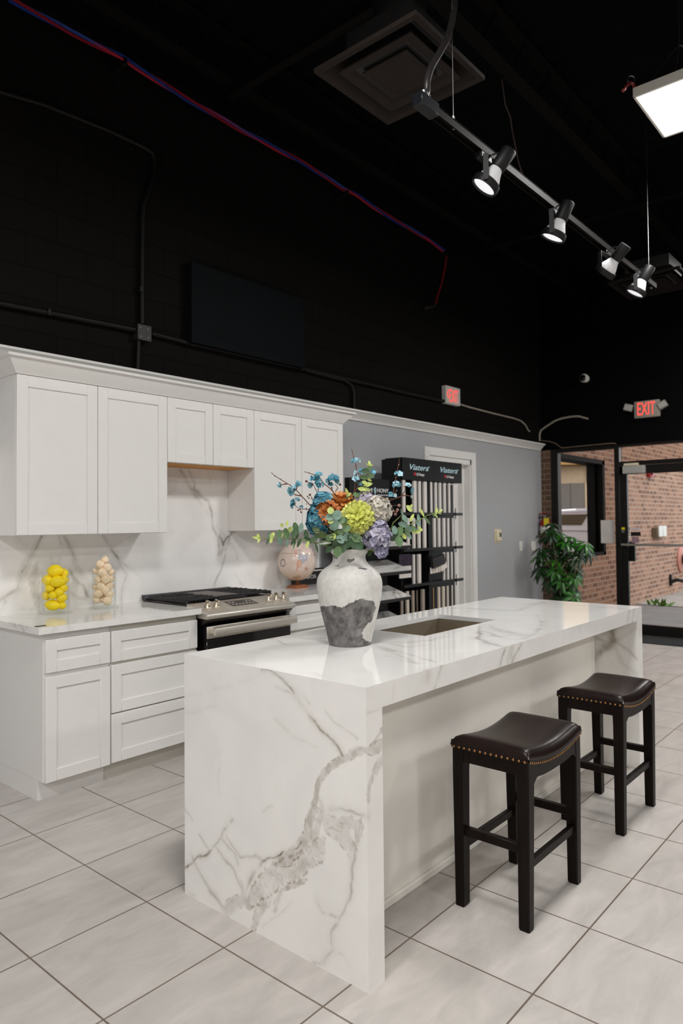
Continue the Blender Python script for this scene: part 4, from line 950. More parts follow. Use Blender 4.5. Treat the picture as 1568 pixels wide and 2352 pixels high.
gcol = np.array(lin((112, 109, 108))) * np.clip(1 + 2.6 * (fbm(w, 42, 81, 6) - .5), .4, 2.3)[:, None]
col[grey] = gcol[grey]; set_attr(v_, 'paint', col)
inside = (np.hypot(w[:, 0] - vc.x, w[:, 1] - vc.y) < 35 / vpx) & (h > .1) & (h < zt_ - .01)

# ================================================================= BOUQUET
NECK = vc + Vector((0, 0, zt_ - .012))
VIEW = (EYE - (vc + Vector((0, 0, .45)))).normalized()
B = lambda u, v, d=0.: D(u, v, VD + d)
STEMG = M('green_stem', (112, 132, 62), .55, var=.15); TWIG = M('brown_twig', (92, 58, 44), .7, var=.25, vscale=60)
def leafmat(n, c, var=.22, rough=.55): return M(n, c, rough, var=var, vscale=35)
EUC_D, EUC_M, EUC_B, LIME = leafmat('dark_eucalyptus', (58, 84, 54)), leafmat('mid_eucalyptus', (92, 120, 80)), leafmat('blue_eucalyptus', (112, 140, 124)), leafmat('lime_leaf', (186, 200, 116))
MAGN = leafmat('glossy_leaf', (66, 84, 40), .2, .3)
TEAL = leafmat('teal_petals', (104, 166, 184), .3); TEALD = leafmat('deep_teal_petals', (76, 138, 160), .35); TEALP = leafmat('pale_teal_petals', (168, 208, 222), .22)
def stem(par, top, r=.003, mat=None, via=None):
    b = NECK + Vector((top.x - NECK.x, top.y - NECK.y, 0)) * .12 - Vector((0, 0, .12)); b = NECK + Vector((max(-.03, min(.03, (top.x - NECK.x) * .25)), max(-.03, min(.03, (top.y - NECK.y) * .25)), -.16))
    n = Vector((b.x * .3 + NECK.x * .7, b.y * .3 + NECK.y * .7, NECK.z)); n2 = n * .5 + top * .5 + Vector((0, 0, .01))
    MB().tube([b, n, n2, top], r, 6).build('stem', mat or STEMG, par)
def fib(n): 
    for k in range(n):
        z = 1 - 2 * (k + .5) / n; a = k * 2.399963; rr = math.sqrt(1 - z * z); yield Vector((rr * math.cos(a), rr * math.sin(a), z))
rnd = random.Random(5)
def rv(s=1.): return Vector((rnd.uniform(-s, s), rnd.uniform(-s, s), rnd.uniform(-s, s)))
def hydrangea(label, c, r, mats, n=120, ps=.021, squash=(1, 1, 1), cat='flower'):
    t = thing('hydrangea', label, cat, tuple(c)); mbs = [MB() for _ in mats]
    for k, d in enumerate(fib(n)):
        e = Vector((d.x * squash[0], d.y * squash[1], d.z * squash[2]))
        p = c + e * r * rnd.uniform(.82, 1.04); d = (d + rv(.35)).normalized(); a = d.orthogonal().normalized(); b = d.cross(a); ph = rnd.uniform(0, 6)
        for j in range(4):
            q = ph + j * PI / 2; dd = (a * math.cos(q) + b * math.sin(q)) + d * .35
            mbs[rnd.randrange(len(mats))].leaf(p - d * .004, dd, d, ps * rnd.uniform(.85, 1.15), ps * rnd.uniform(.9, 1.15), .12, .15, n=4, round_=True)
    for i, (m_, mt) in enumerate(zip(mbs, mats)): m_.build('petals', mt, t, angle=180)
    MB().ball(c, (r * .7 * squash[0], r * .7 * squash[1], r * .7 * squash[2]), 2).build('flower_core', MAGN, t)
    stem(t, c); return t
def mum(label, c, ax, r, mats, name='chrysanthemum', pl=.040, pw=.022, rows=9, core=.25, curl=-.45):
    t = thing(name, label, 'flower', tuple(c)); mbs = [MB() for _ in mats]; ax = ax.normalized(); a = ax.orthogonal().normalized(); b = ax.cross(a)
    for k in range(rows):
        th = math.radians(8 + 112 * (k / (rows - 1)) ** .9); n = int(5 + 15 * math.sin(th)) 
        for j in range(n):
            ph = 2 * PI * (j + .5 * (k % 2)) / n + rnd.uniform(-.08, .08)
            o = ax * math.cos(th) + (a * math.cos(ph) + b * math.sin(ph)) * math.sin(th)
            out = (o * .8 + (a * math.cos(ph) + b * math.sin(ph)) * .35 * math.sin(th) + rv(.1)).normalized()
            up = (ax * 1.0 - out * .2 + rv(.1))
            if th < .9: up = -(a * math.cos(ph) + b * math.sin(ph)) * -1 
            L = pl * (.7 + .45 * math.sin(th)) * rnd.uniform(.9, 1.1)
            mbs[min(len(mats) - 1, int(k / rows * len(mats)))].leaf(c + o * (r * .95 - L * .75), out, up, L, pw * rnd.uniform(.85, 1.15), .25, curl if th < 1.2 else .25, n=5, round_=True)
    for m_, mt in zip(mbs, mats): m_.build('petals', mt, t, angle=180)
    MB().ball(c, r * .62, 2).build('flower_core', mats[0], t)
    stem(t, c - ax * r * .3); return t
LIMEP1, LIMEP2 = leafmat('lime_petals_inner', (198, 202, 96), .3), leafmat('lime_petals', (234, 236, 146), .14)
mum('large lime green chrysanthemum at the front of the bouquet', B(821, 1189, -.045), VIEW + Vector((0, 0, .28)), .066, [LIMEP1, LIMEP2, LIMEP2], rows=10)
OR1, OR2 = leafmat('orange_petals', (184, 110, 54), .3), leafmat('orange_petals_light', (208, 138, 74), .25); PEACH = leafmat('peach_petals', (228, 178, 140), .2)
mum('burnt orange peony left of the lime chrysanthemum', B(753, 1180, .02), VIEW + RT * -.3, .048, [OR1, OR1, OR2], 'peony', .042, .036, 7)
mum('peach orange dahlia high behind the orange peony', B(783, 1158, .055), VIEW * .35 + UP * 1.0, .052, [OR2, OR2, PEACH], 'dahlia', .042, .018, 7)
PW1, PW2 = leafmat('cream_petals', (196, 190, 178), .15), leafmat('greyish_petals', (176, 170, 160), .18)
hydrangea('cream white hydrangea right of the lime chrysanthemum', B(868, 1173, .0), .058, [PW1, PW1, PW2])
LV = [leafmat('lavender_petals', (168, 165, 184), .2), leafmat('violet_petals', (150, 145, 172), .25), leafmat('grey_lavender', (178, 175, 188), .18)]
hydrangea('lavender hydrangea drooping at the right front of the bouquet', B(866, 1231, -.035), .058, LV, squash=(1, 1, 1.05))
hydrangea('small tail of lavender florets hanging below the right front', B(876, 1267, -.05), .024, LV[:2], 30, .018)
hydrangea('pale lilac hydrangea peeking behind the lime chrysanthemum', B(838, 1152, .05), .040, [leafmat('pale_lilac', (190, 184, 198), .15)], 60)
hydrangea('teal blue hydrangea at the left of the bouquet', B(731, 1195, .03), .056, [TEAL, TEALD, leafmat('teal_gap_shade', (48, 96, 116), .35)], 130, .019, (.85, .9, 1.25))  # darkest petals stand in for the shaded gaps between florets
hydrangea('teal florets cluster above the orange peony', B(742, 1153, .05), .042, [TEAL, TEALD], 80, .019)

def branch(name, label, pts, leaves, smat, r=.0022, cat='foliage', groups=None):
    """pts: stem points (u, v, d); leaves: (u, v, d, length px, width px, tilt deg, material)"""
    Q = [B(*p) for p in pts]; t = thing(name, label, cat, tuple(Q[0])); MB().tube(Q, r * 1.25, 6, taper=r * .6).build('stem', smat, t)
    by = {}
    for (u, v, d, L, W_, ang, mt) in leaves:
        a = math.radians(ang); dr = RT * math.cos(a) + UP * math.sin(a) + VIEW * rnd.uniform(-.3, .3); l = L / vpx
        by.setdefault(mt.name, (mt, MB()))[1].leaf(B(u, v, d) - dr * l * .5, dr, VIEW + rv(.5), l, W_ / vpx, .12, rnd.uniform(-.1, .25), n=6, round_=W_ > .6 * L)
    for mt, m_ in by.values(): m_.build('leaves', mt, t, angle=180)
    return t
def cl(x, y): return 560 + x * .16582, 1030 + y * .16582       # left flower crop
def cr_(x, y): return 780 + x * .16582, 1030 + y * .16582      # right flower crop
sp = lambda f, L: [(*f(x, y), d) for x, y, d in L]
lf = lambda f, L: [(*f(x, y), d, l * .16582, w * .16582, a, m) for x, y, d, l, w, a, m in L]
branch('eucalyptus_branch', 'long eucalyptus branch reaching left over the globe', sp(cl, [(1330, 1420, .02), (1100, 1340, 0), (880, 1280, 0), (740, 1250, 0), (560, 1245, 0), (350, 1248, 0), (190, 1240, 0)]),
       lf(cl, [(170, 1235, 0, 130, 40, 170, LIME), (200, 1210, .01, 70, 40, 120, LIME), (205, 1270, 0, 80, 36, 250, LIME), (385, 1220, 0, 100, 50, 110, LIME), (400, 1200, .01, 80, 50, 70, LIME), (345, 1205, .01, 130, 46, 80, EUC_B), (375, 1270, -.01, 90, 46, 260, LIME), (330, 1285, .0, 110, 30, 250, EUC_D),
               (488, 1185, 0, 130, 76, 85, EUC_M), (500, 1290, -.01, 120, 80, 265, EUC_B), (520, 1210, .01, 100, 40, 60, LIME), (595, 1170, -.01, 150, 105, 95, EUC_M), (600, 1310, 0, 130, 36, 270, EUC_B), (525, 1060, .01, 60, 50, 90, LIME), (598, 1040, 0, 85, 46, 90, LIME), (640, 1120, .02, 80, 70, 60, LIME), (715, 1085, .01, 130, 85, 100, EUC_M),
               (705, 1170, -.01, 150, 90, 60, EUC_D), (790, 1095, 0, 140, 74, 75, EUC_B), (735, 1190, 0, 120, 60, 90, EUC_M), (760, 1310, -.02, 140, 56, 240, EUC_D), (700, 1300, -.01, 110, 40, 260, EUC_D), (670, 1300, 0, 100, 34, 245, EUC_D), (690, 1350, -.01, 90, 24, 270, EUC_M), (880, 1330, -.01, 100, 50, 250, LIME), (860, 1190, .02, 130, 70, 100, EUC_D), (880, 1250, .01, 110, 60, 160, EUC_D), (1010, 1380, -.01, 140, 34, 285, EUC_D), (930, 1290, 0, 100, 40, 200, EUC_M)]), STEMG)
branch('eucalyptus_branch', 'pale tipped eucalyptus branch reaching right toward the sample rack', sp(cr_, [(640, 1300, .02), (740, 1030, .01), (860, 920, .01), (860, 1060, .0), (960, 1060, 0), (1090, 995, 0), (1180, 945, 0), (1290, 900, 0), (1400, 870, 0)]),
       lf(cr_, [(1400, 860, 0, 60, 36, 40, LIME), (1380, 890, 0, 60, 30, -30, LIME), (1340, 860, 0, 100, 44, 80, LIME), (1335, 930, 0, 90, 26, -50, LIME), (1295, 920, 0, 80, 26, -70, EUC_M), (1130, 880, 0, 150, 40, 120, LIME), (1215, 1005, 0, 150, 44, -60, EUC_M), (960, 830, 0, 110, 80, 130, LIME), (990, 800, .01, 60, 40, 60, LIME),
               (1090, 960, 0, 110, 50, 100, EUC_B), (1000, 960, 0, 120, 50, 70, LIME), (900, 970, 0, 140, 70, 120, EUC_B), (860, 890, 0, 130, 36, 110, EUC_B), (870, 1050, -.01, 120, 85, 160, EUC_B), (960, 1110, -.01, 130, 76, -60, EUC_B), (930, 1150, 0, 130, 70, -70, EUC_M), (1020, 1110, 0, 130, 70, -20, EUC_M), (1050, 1150, 0, 120, 70, -10, LIME), (960, 1205, 0, 120, 50, -60, EUC_B), (1120, 1130, 0, 60, 40, 30, LIME), (1090, 1040, 0, 110, 50, -50, EUC_B),
               (830, 1150, -.01, 150, 120, 60, EUC_M), (760, 1130, -.01, 120, 80, 100, EUC_B), (820, 1290, -.02, 150, 110, -80, EUC_M), (740, 1240, -.01, 120, 90, 200, EUC_D), (890, 1215, 0, 90, 60, -60, LIME), (1110, 1110, 0, 70, 40, -60, LIME)]), STEMG)
branch('eucalyptus_branch', 'upright green eucalyptus sprig rising at the bouquet centre', sp(cr_, [(260, 760, .04), (300, 620, .03), (330, 500, .03), (370, 380, .03), (400, 260, .03), (415, 215, .03)]),
       lf(cr_, [(410, 200, .03, 80, 36, 100, LIME), (385, 220, .03, 60, 30, 150, LIME), (430, 230, .03, 60, 30, 10, LIME), (355, 315, .02, 110, 80, 170, EUC_D), (410, 275, .03, 90, 60, 20, EUC_M), (330, 400, .02, 120, 70, 175, EUC_M), (430, 375, .03, 100, 70, -20, EUC_M), (410, 430, .03, 80, 40, -30, LIME), (390, 500, .03, 140, 70, 10, LIME), (340, 470, .02, 80, 50, 160, LIME), (300, 560, .02, 120, 60, 170, LIME), (370, 570, .03, 120, 60, -10, LIME), (220, 640, .02, 80, 66, 150, EUC_M), (100, 600, .05, 120, 40, 110, LIME), (120, 640, .05, 80, 50, 40, LIME), (280, 640, .03, 110, 60, 30, EUC_M), (130, 695, .04, 120, 60, 180, EUC_D), (360, 640, .03, 90, 40, -50, LIME)]), STEMG)
fo = []
for x, y, l, w_, a_, mt in [(1290, 920, 140, 130, 60, EUC_B), (1200, 860, 100, 90, 90, LIME), (1190, 950, 120, 110, 190, EUC_B), (1250, 1060, 170, 140, 250, EUC_B), (1200, 1010, 80, 70, 200, LIME), (1390, 1000, 110, 90, 60, EUC_D), (1190, 1230, 120, 100, 190, EUC_M), (1230, 1230, 110, 80, 240, LIME), (1340, 1160, 120, 70, 170, EUC_M), (1420, 1110, 120, 100, 30, EUC_M),
                           (1290, 1310, 140, 110, 210, EUC_D), (1340, 1260, 130, 110, 300, EUC_B), (1380, 1380, 140, 90, 250, EUC_D), (1300, 1430, 150, 120, 250, EUC_M), (1440, 1310, 150, 120, 60, EUC_D), (1500, 1220, 140, 110, 20, EUC_D), (1520, 1330, 150, 110, 320, EUC_D), (1430, 1220, 120, 110, 100, EUC_B), (1560, 1240, 140, 120, 330, EUC_M), (1600, 1340, 150, 120, 300, EUC_D), (1340, 1000, 130, 110, 200, EUC_M)]:
    fo.append((*cl(x, y), -.105, l * .16582, w_ * .16582, a_, mt))
branch('eucalyptus_spray', 'dense round leaved eucalyptus spray over the vase front rim', [(806, 1268, -.01), (790, 1240, -.06), (775, 1215, -.09), (765, 1190, -.10)], fo, STEMG)
fo = []
for x, y, l, w_, a_, mt in [(1060, 1190, 190, 110, 170, MAGN), (1110, 1310, 200, 90, 180, MAGN), (1000, 1130, 120, 80, 150, MAGN), (1280, 1180, 130, 100, 200, MAGN), (960, 1260, 130, 70, 200, EUC_D), (1180, 1400, 140, 80, 220, EUC_D)]: fo.append((*cl(x, y), -.02, l * .16582, w_ * .16582, a_, mt))
for x, y, l, w_, a_, mt in [(300, 1370, 200, 90, 190, MAGN), (420, 1420, 160, 90, 250, MAGN), (240, 1240, 150, 120, 250, EUC_D), (150, 1280, 150, 110, 240, EUC_D), (90, 1200, 150, 110, 200, EUC_D), (240, 1350, 150, 100, 230, EUC_D), (60, 1360, 150, 120, 250, EUC_D), (560, 1420, 150, 80, 290, EUC_D), (680, 1180, 150, 90, 330, EUC_D)]: fo.append((*cr_(x, y), -.04 if x < 300 else .0, l * .16582, w_ * .16582, a_, mt))
branch('magnolia_leaves', 'dark glossy leaves tucked low around the vase mouth', [(806, 1268, 0), (800, 1245, -.02), (790, 1230, -.02)], fo, STEMG)

def blossom(mb, c, ax, s, n=5, open_=.5):
    ax = ax.normalized(); a = ax.orthogonal().normalized(); b = ax.cross(a); ph = rnd.uniform(0, 6)
    for j in range(n):
        q = ph + 2 * PI * j / n; dd = (a * math.cos(q) + b * math.sin(q)) + ax * open_
        mb.leaf(c, dd, ax, s, s * .9, .18, .05, n=5, round_=True)
def twig(label, lines, flowers, buds, mats):
    Q0 = B(*lines[0][0]); t = thing('blossom_twig', label, 'flower twig', tuple(Q0)); mb = MB()
    for L in lines: mb.tube([B(*p) for p in L], .0030, 6, taper=.0014)
    mb.build('twig', TWIG, t)
    fm = [MB() for _ in mats]; ce = MB()
    for i, (u, v, d, s, au, av) in enumerate(flowers):
        ax = RT * au + UP * av + VIEW * .6; c = B(u, v, d)
        blossom(fm[i % len(mats)], c, ax, s / vpx * .8, 5, rnd.uniform(.15, .5))
        for e_ in range(2 if s > 9 else 1):
            o_ = (RT * rnd.uniform(-1, 1) + UP * rnd.uniform(-1, 1) + VIEW * rnd.uniform(-.6, .6)) * (s / vpx * .42)
            blossom(fm[(i + e_) % len(mats)], c + o_, ax + rv(.9), s / vpx * .62, 5, rnd.uniform(.3, .8))
        ce.ball(c + ax.normalized() * .002, .0032, 1)
    if flowers:
        for i, (m_, mt) in enumerate(zip(fm, mats)):
            if len(flowers) > i: m_.build('blossoms', mt, t, angle=180)
        ce.build('blossom_centres', M('blossom_centre', (214, 186, 140), .6), t)
    bm_ = MB()
    for u, v, d, s in buds: bm_.ball(B(u, v, d), s / vpx, 1)
    if buds: bm_.build('buds', TWIG if mats[0] is not TEALP else M('pink_bud', (150, 112, 100), .6), t)
    return t
c3 = lambda L, f=cl: [(*f(x, y), d) for x, y, d in L]
fl = lambda L, f=cl: [(*f(x, y), d, s * .16582, a, b) for x, y, d, s, a, b in L]
bd = lambda L, f=cl: [(*f(x, y), d, s * .16582) for x, y, d, s in L]
twig('long teal blossom twig stretching to the upper left', [c3([(1380, 1300, .03), (1200, 1080, .03), (1020, 890, .03), (900, 770, .03), (800, 660, .02), (725, 575, .02), (640, 510, .02), (500, 425, .02), (430, 380, .02), (375, 332, .02)]), c3([(800, 660, .02), (700, 640, .02), (650, 630, .02)]), c3([(600, 490, .02), (545, 498, .02), (510, 500, .02)]), c3([(725, 575, .02), (735, 520, .02), (750, 500, .02)])],
     fl([(512, 500, .02, 58, -.8, -.3), (655, 600, .02, 80, -.5, -.3), (640, 580, .01, 66, -.8, .2), (690, 545, .02, 60, -.1, .7), (750, 495, .02, 66, .4, .6)]), bd([(430, 382, .02, 10), (512, 425, .02, 8), (870, 770, .03, 9), (650, 515, .02, 9)]), [TEAL, TEALP])
twig('low teal blossom twig with buds at the left', [c3([(1350, 1320, .03), (1150, 960, .03), (1000, 860, .02), (890, 845, .02), (770, 835, .02), (700, 785, .02)]), c3([(770, 835, .02), (790, 880, .02)]), c3([(865, 845, .02), (865, 815, .02)])], fl([(695, 750, .02, 76, -.7, .1), (735, 710, .02, 50, .1, .6), (795, 815, .02, 44, .1, .8), (668, 800, .02, 50, -.8, -.5)]), bd([(750, 855, .02, 14), (792, 885, .02, 14), (865, 842, .02, 9)]), [TEALD])
twig('middle teal blossom twig rising in front of the right wall cabinet', [c3([(1380, 1320, .04), (1130, 980, .05), (1040, 830, .05), (1030, 700, .05), (1010, 600, .05), (960, 500, .05)]), c3([(1030, 640, .05), (1030, 540, .05)]), c3([(1020, 720, .05), (1080, 640, .05)]), c3([(1010, 850, .05), (960, 740, .05), (930, 660, .05)]), c3([(960, 500, .05), (870, 460, .05)])],
     fl([(950, 430, .05, 66, -.4, .6), (1010, 440, .05, 80, .2, .3), (920, 510, .05, 60, -.6, -.4), (1025, 510, .05, 66, .5, 0), (1080, 500, .05, 50, .8, .2), (1080, 625, .05, 36, .4, .6)]), bd([(865, 455, .05, 20), (880, 665, .05, 12), (910, 650, .05, 12), (900, 690, .05, 12), (940, 690, .05, 11), (915, 640, .05, 18)]), [TEAL, TEALD])
twig('teal blossom twig ending in a thin bare tip near the cabinet edge', [c3([(1450, 1300, .04), (1400, 900, .06), (1280, 660, .06), (1200, 560, .06), (1100, 480, .06), (1040, 390, .06), (960, 360, .06), (900, 340, .06), (835, 322, .06)]), c3([(1280, 660, .06), (1270, 590, .06), (1300, 545, .06), (1260, 490, .06)]), c3([(1230, 600, .06), (1215, 540, .06)])],
     fl([(1035, 360, .06, 76, .1, .7), (1230, 410, .06, 86, 0, .4), (1270, 420, .06, 76, .5, 0), (1160, 455, .06, 50, -.5, .2), (1205, 480, .06, 56, -.1, -.5), (1130, 660, .05, 66, -.3, .5), (1290, 455, .06, 50, .6, -.4)]), bd([(905, 342, .06, 11), (1330, 500, .06, 20), (1215, 545, .06, 14), (1298, 550, .06, 8), (1360, 670, .06, 12), (1215, 670, .06, 16)]), [TEAL, TEALD])
twig('tall pale blue blossom twig at the top centre', [c3([(320, 1250, .06), (190, 660, .06), (215, 480, .06), (235, 320, .06), (220, 210, .06), (185, 90, .06), (165, 10, .06)], cr_), c3([(190, 660, .06), (250, 520, .06), (262, 330, .06)], cr_)],
     fl([(215, 165, .06, 64, -.2, .6), (185, 180, .06, 44, -.9, .1), (262, 165, .06, 46, .8, .2), (300, 320, .05, 70, .2, .3), (225, 330, .06, 46, -.6, .2), (450, 330, .04, 66, .6, .1), (225, 415, .06, 76, -.3, .3), (280, 480, .06, 50, .3, -.3)], cr_), bd([(185, 88, .06, 9), (212, 255, .06, 9)], cr_), [TEALP, TEAL])
twig('pale blue blossom twig in front of the black rack signs', [c3([(420, 1250, .04), (580, 900, .05), (670, 780, .05), (735, 640, .05), (775, 430, .05), (800, 280, .05), (818, 210, .05), (825, 140, .05)], cr_), c3([(690, 720, .05), (850, 665, .05), (905, 590, .05), (905, 540, .05)], cr_), c3([(860, 655, .05), (930, 650, .05), (985, 665, .05)], cr_), c3([(735, 640, .05), (800, 580, .05)], cr_)],
     fl([(830, 355, .05, 66, .2, .3), (790, 345, .05, 50, -.5, .5), (780, 490, .05, 66, 0, .4), (815, 500, .05, 50, .6, -.2), (945, 510, .05, 62, .2, .6), (985, 580, .05, 62, .7, -.2), (990, 665, .05, 34, .6, -.4), (715, 645, .05, 58, -.4, .3), (760, 650, .05, 46, .5, .2)], cr_), bd([(815, 228, .05, 12), (790, 580, .05, 10), (770, 400, .05, 9), (900, 530, .05, 14)], cr_), [TEALP, TEAL])
twig('brown budded twig pointing right beside the cream hydrangea', [c3([(420, 1280, .03), (600, 900, .03), (700, 790, .03), (820, 790, .03)], cr_), c3([(640, 860, .03), (740, 860, .03), (790, 890, .03)], cr_)], [], bd([(820, 790, .03, 26), (800, 850, .03, 24), (770, 910, .03, 24), (740, 870, .03, 20), (790, 870, .03, 20)], cr_), [TEALP])

# ============================================================ SAMPLE RACKS
VY = 3.85
SLAB = [M('stone_sample_white', (216, 210, 204), .3, var=.04, vscale=5), M('stone_sample_cream', (206, 194, 178), .3, var=.06, vscale=5), M('stone_sample_taupe', (150, 138, 126), .35, var=.12, vscale=6), M('stone_sample_brown', (96, 82, 72), .35, var=.2, vscale=6), M('stone_sample_gold', (190, 150, 84), .4, var=.2)]
xv = lambda u, v=1200: P(u, v, 'y', VY).x
zv = lambda v, u=1050: P(u, v, 'y', VY).z
HB = zv(1105, 1000)
XA, XM, XE = xv(926), xv(997), xv(1042)
SHZ = [P(1050, v, 'y', VY).z for v in (1181, 1257, 1332)]
rk = thing('sample_rack', 'tall black twin stone sample rack with two white script headers', 'display rack', ((XA + XE) / 2, 4.0, 0))
hz1 = P(926, 1050, 'y', VY).z; hz0 = P(926, 1101, 'y', VY).z; XH = xv(1060, 1080)
for a, b, nm in ((XA, XM - .002, 'left'), (XM + .002, XH, 'right')):
    h = MB().box(a, b, VY, 4.06, hz0, hz1, .002).build('header_board', BLACKSIGN, rk, smooth=False)
    w_ = (b - a)
    ox = a + w_ * (.22 if nm == 'left' else .23); lw = w_ * .60
    letters('Viatera', BLUEINK, h, (ox, VY - .001, hz0 + (hz1 - hz0) * .47), (1, 0, .0), (0, 0, 1), (hz1 - hz0) * .26, lw, shear=.32, bold=.004, res=6)
    letters('\u00ae', BLUEINK, h, (ox + lw + .005, VY - .001, hz0 + (hz1 - hz0) * .62), (1, 0, 0), (0, 0, 1), .016)
    letters('LG Hausys', WHITEINK, h, (ox + lw * .35, VY - .001, hz0 + (hz1 - hz0) * .22), (1, 0, 0), (0, 0, 1), .026, lw * .42, bold=.01)
    mt = Matrix.Translation((ox + lw * .255, VY - .001, hz0 + (hz1 - hz0) * .22 + .014)) @ Matrix.Rotation(PI / 2, 4, 'X')
    MB().lathe([(0, 0), (.015, 0), (.015, .002), (0, .002)], n=24, mat=mt).build('round_logo', REDINK, h, smooth=False)
MB().box(XA, XM, 4.07, 4.09, 0, hz0).box(XM, XE + .36, 4.07, 4.09, 0, hz0).build('back_panel', BLACKSIGN, rk, smooth=False)
mb = MB()
mb.box(XA - .012, XA, VY + .02, 4.09, 0, hz1 - .01)
MB().box(XA - .012, XA, VY + .02, 4.09, 0, hz1 - .01).build('side_panel', BLACKSIGN, rk, smooth=False)
MB().box(XM - .075, XM - .02, VY + .02, 4.08, 0, hz0).build('divider', BLACKSIGN, rk, smooth=False)
for z in SHZ:
    s_ = MB().box(XA, XH, VY - .005, VY + .010, z - .014, z + .014, .002).box(XA, XE + .1, VY + .01, 4.07, z - .014, z - .004).build('shelf', BLACKM, rk, smooth=False)
    xk = xv(1044)
    MB().tube([(xk, VY - .01, z - .05), (xk, VY - .01, z + .06)], .005, 6).build('shelf_hook', BLACKM, s_)
MB().box(XA, XE + .1, VY, 4.09, 0, .12).build('plinth', BLACKSIGN, rk, smooth=False)
rows = [
    [(922, 931, 0), (945.6, 957, 0), (958.6, 967, 0), (969.5, 980.5, 0), (986, 993, 0), (996.4, 1003.6, 0), (1006, 1013.6, 0), (1016.6, 1024, 0), (1028, 1034, 0), (1039.6, 1044, 0)],
    [(932.6, 941, 0), (945.6, 954, 0), (957, 966, 0), (969.6, 979, 0), (993.2, 1001, 0), (1003.8, 1011.4, 0), (1015, 1023, 0), (1026, 1032, 0), (1037.4, 1042, 0)],
    [(945.8, 953.6, 0), (956.4, 967, 0), (1016.4, 1022.4, 0), (1025, 1031.4, 0), (1034.6, 1039.8, 0)],
    [(918, 926, 2), (930.2, 939.6, 1), (944, 952, 2), (955, 959.6, 3), (965.4, 975.6, 2), (994.6, 996.4, 4), (1004.2, 1011.2, 1), (1014.4, 1021.8, 1), (1025.4, 1030.6, 1), (1036.4, 1040.4, 1)]]
rown = ["top", "second", "third", "bottom"]; ordn = ['first', 'second', 'third', 'fourth', 'fifth', 'sixth', 'seventh', 'eighth', 'ninth', 'tenth']
cname = ['white', 'cream', 'taupe', 'dark brown', 'thin golden']
tops = [hz0 - .004, SHZ[0] - .04, SHZ[1] - .045, SHZ[2] - .05]; bots = [SHZ[0] - .004, SHZ[1] - .004, SHZ[2] - .004, .121]
vmid = [1140, 1218, 1300, 1380]
for r_, row in enumerate(rows):
    for k, (u0, u1, mt) in enumerate(row):
        x0, x1 = P(u0, vmid[r_], 'y', VY + .012).x, P(u1, vmid[r_], 'y', VY + .012).x
        o = MB().box(x0 + (x1 - x0) * .42, x1, VY + .012, VY + .012 + (x1 - x0) * .30, bots[r_] + .0005, tops[r_], .0015).build('stone_sample', SLAB[mt], smooth=False)
        tag(o, '%s stone sample, %s from left in the %s row of the twin rack' % (cname[mt], ordn[k], rown[r_]), 'stone sample', 'stone samples standing in the twin rack')
a, b = P(985.5, 1283, 'y', VY - .02), P(1012, 1316, 'y', VY - .02)
fd = thing('sample_fan', 'fanned deck of pale sample cards hanging on the black rack', 'sample cards', ((a.x + b.x) / 2, VY - .03, b.z))
for k in range(5):
    x0 = a.x + k * .03; mt_ = Matrix.Translation((x0 + .02, VY - .012 - .006 * k, a.z)) @ Matrix.Rotation(math.radians(-3 - 5 * k), 4, 'Y')
    MB().box(0, .11, -.002, .002, -(a.z - b.z), -.09, .001, mat=mt_).build('card', SLAB[k % 2], fd, smooth=False)
mt_ = Matrix.Translation((a.x + .02, VY - .045, a.z)) @ Matrix.Rotation(math.radians(-10), 4, 'Y')
MB().box(0, .22, -.002, .03, -.10, 0, .002, mat=mt_).build('cover', M('dark_card', (44, 40, 42), .3), fd, smooth=False)
MB().tube([(a.x + .1, VY - .03, a.z), (a.x + .1, VY + .004, a.z + .06), (a.x + .1, VY + .004, SHZ[1] - .015)], .003, 6).build('hook', BLACKM, fd)
a, b = P(916, 1274, 'y', VY - .01), P(944, 1326, 'y', VY - .01)
bc = thing('brochure', 'dark and white brochure card on the rack behind the tilted marble trays', 'brochure', ((a.x + b.x) / 2, VY - .01, b.z))
MB().box(a.x, b.x, VY - .012, VY - .007, b.z, a.z - .11).build('lower_panel', SLAB[0], bc, smooth=False)
MB().box(a.x, b.x, VY - .012, VY - .007, a.z - .11, a.z).build('picture_panel', M('dark_violet_print', (52, 44, 58), .3, var=.4, vscale=9), bc, smooth=False)

# rack with tilted trays
SY = 3.90
X0, X1 = 4.665, 5.235
r2 = thing('sample_rack', 'black stone rack with tilted marble trays behind the vase', 'display rack', ((X0 + X1) / 2, 3.95, 0))
st_, sb_ = P(890, 1102, 'y', SY).z, P(890, 1150, 'y', SY).z
hd = MB().box(X0, X1, SY, SY + .06, sb_, st_, .001).build('header_board', BLACKSIGN, r2, smooth=False)
MB().box(X0, X1, SY + .03, SY + .06, 0, sb_).build('back_panel', BLACKSIGN, r2, smooth=False)
MB().box(X0, X0 + .02, SY + .02, 4.13, 0, sb_).build('side_panel', M('charcoal_side', (48, 46, 46), .5), r2, smooth=False)
MB().box(X0, X1, SY - .25, SY + .03, 0, .1).build('plinth', BLACKSIGN, r2, smooth=False)
a = P(891.5, 1132, 'y', SY); b = P(866, 1131, 'y', SY); kx_ = (a.x - b.x); lz0 = P(880, 1131.5, 'y', SY).z; lh = P(880, 1122.5, 'y', SY).z - lz0
letters('HONY', WHITEINK, hd, (b.x, SY - .001, lz0), (1, 0, 0), (0, 0, 1), lh, kx_)
letters('SYM', WHITEINK, hd, (b.x - kx_ * .98 - .075, SY - .001, lz0), (1, 0, 0), (0, 0, 1), lh, kx_ * .98)
px_ = b.x - .035
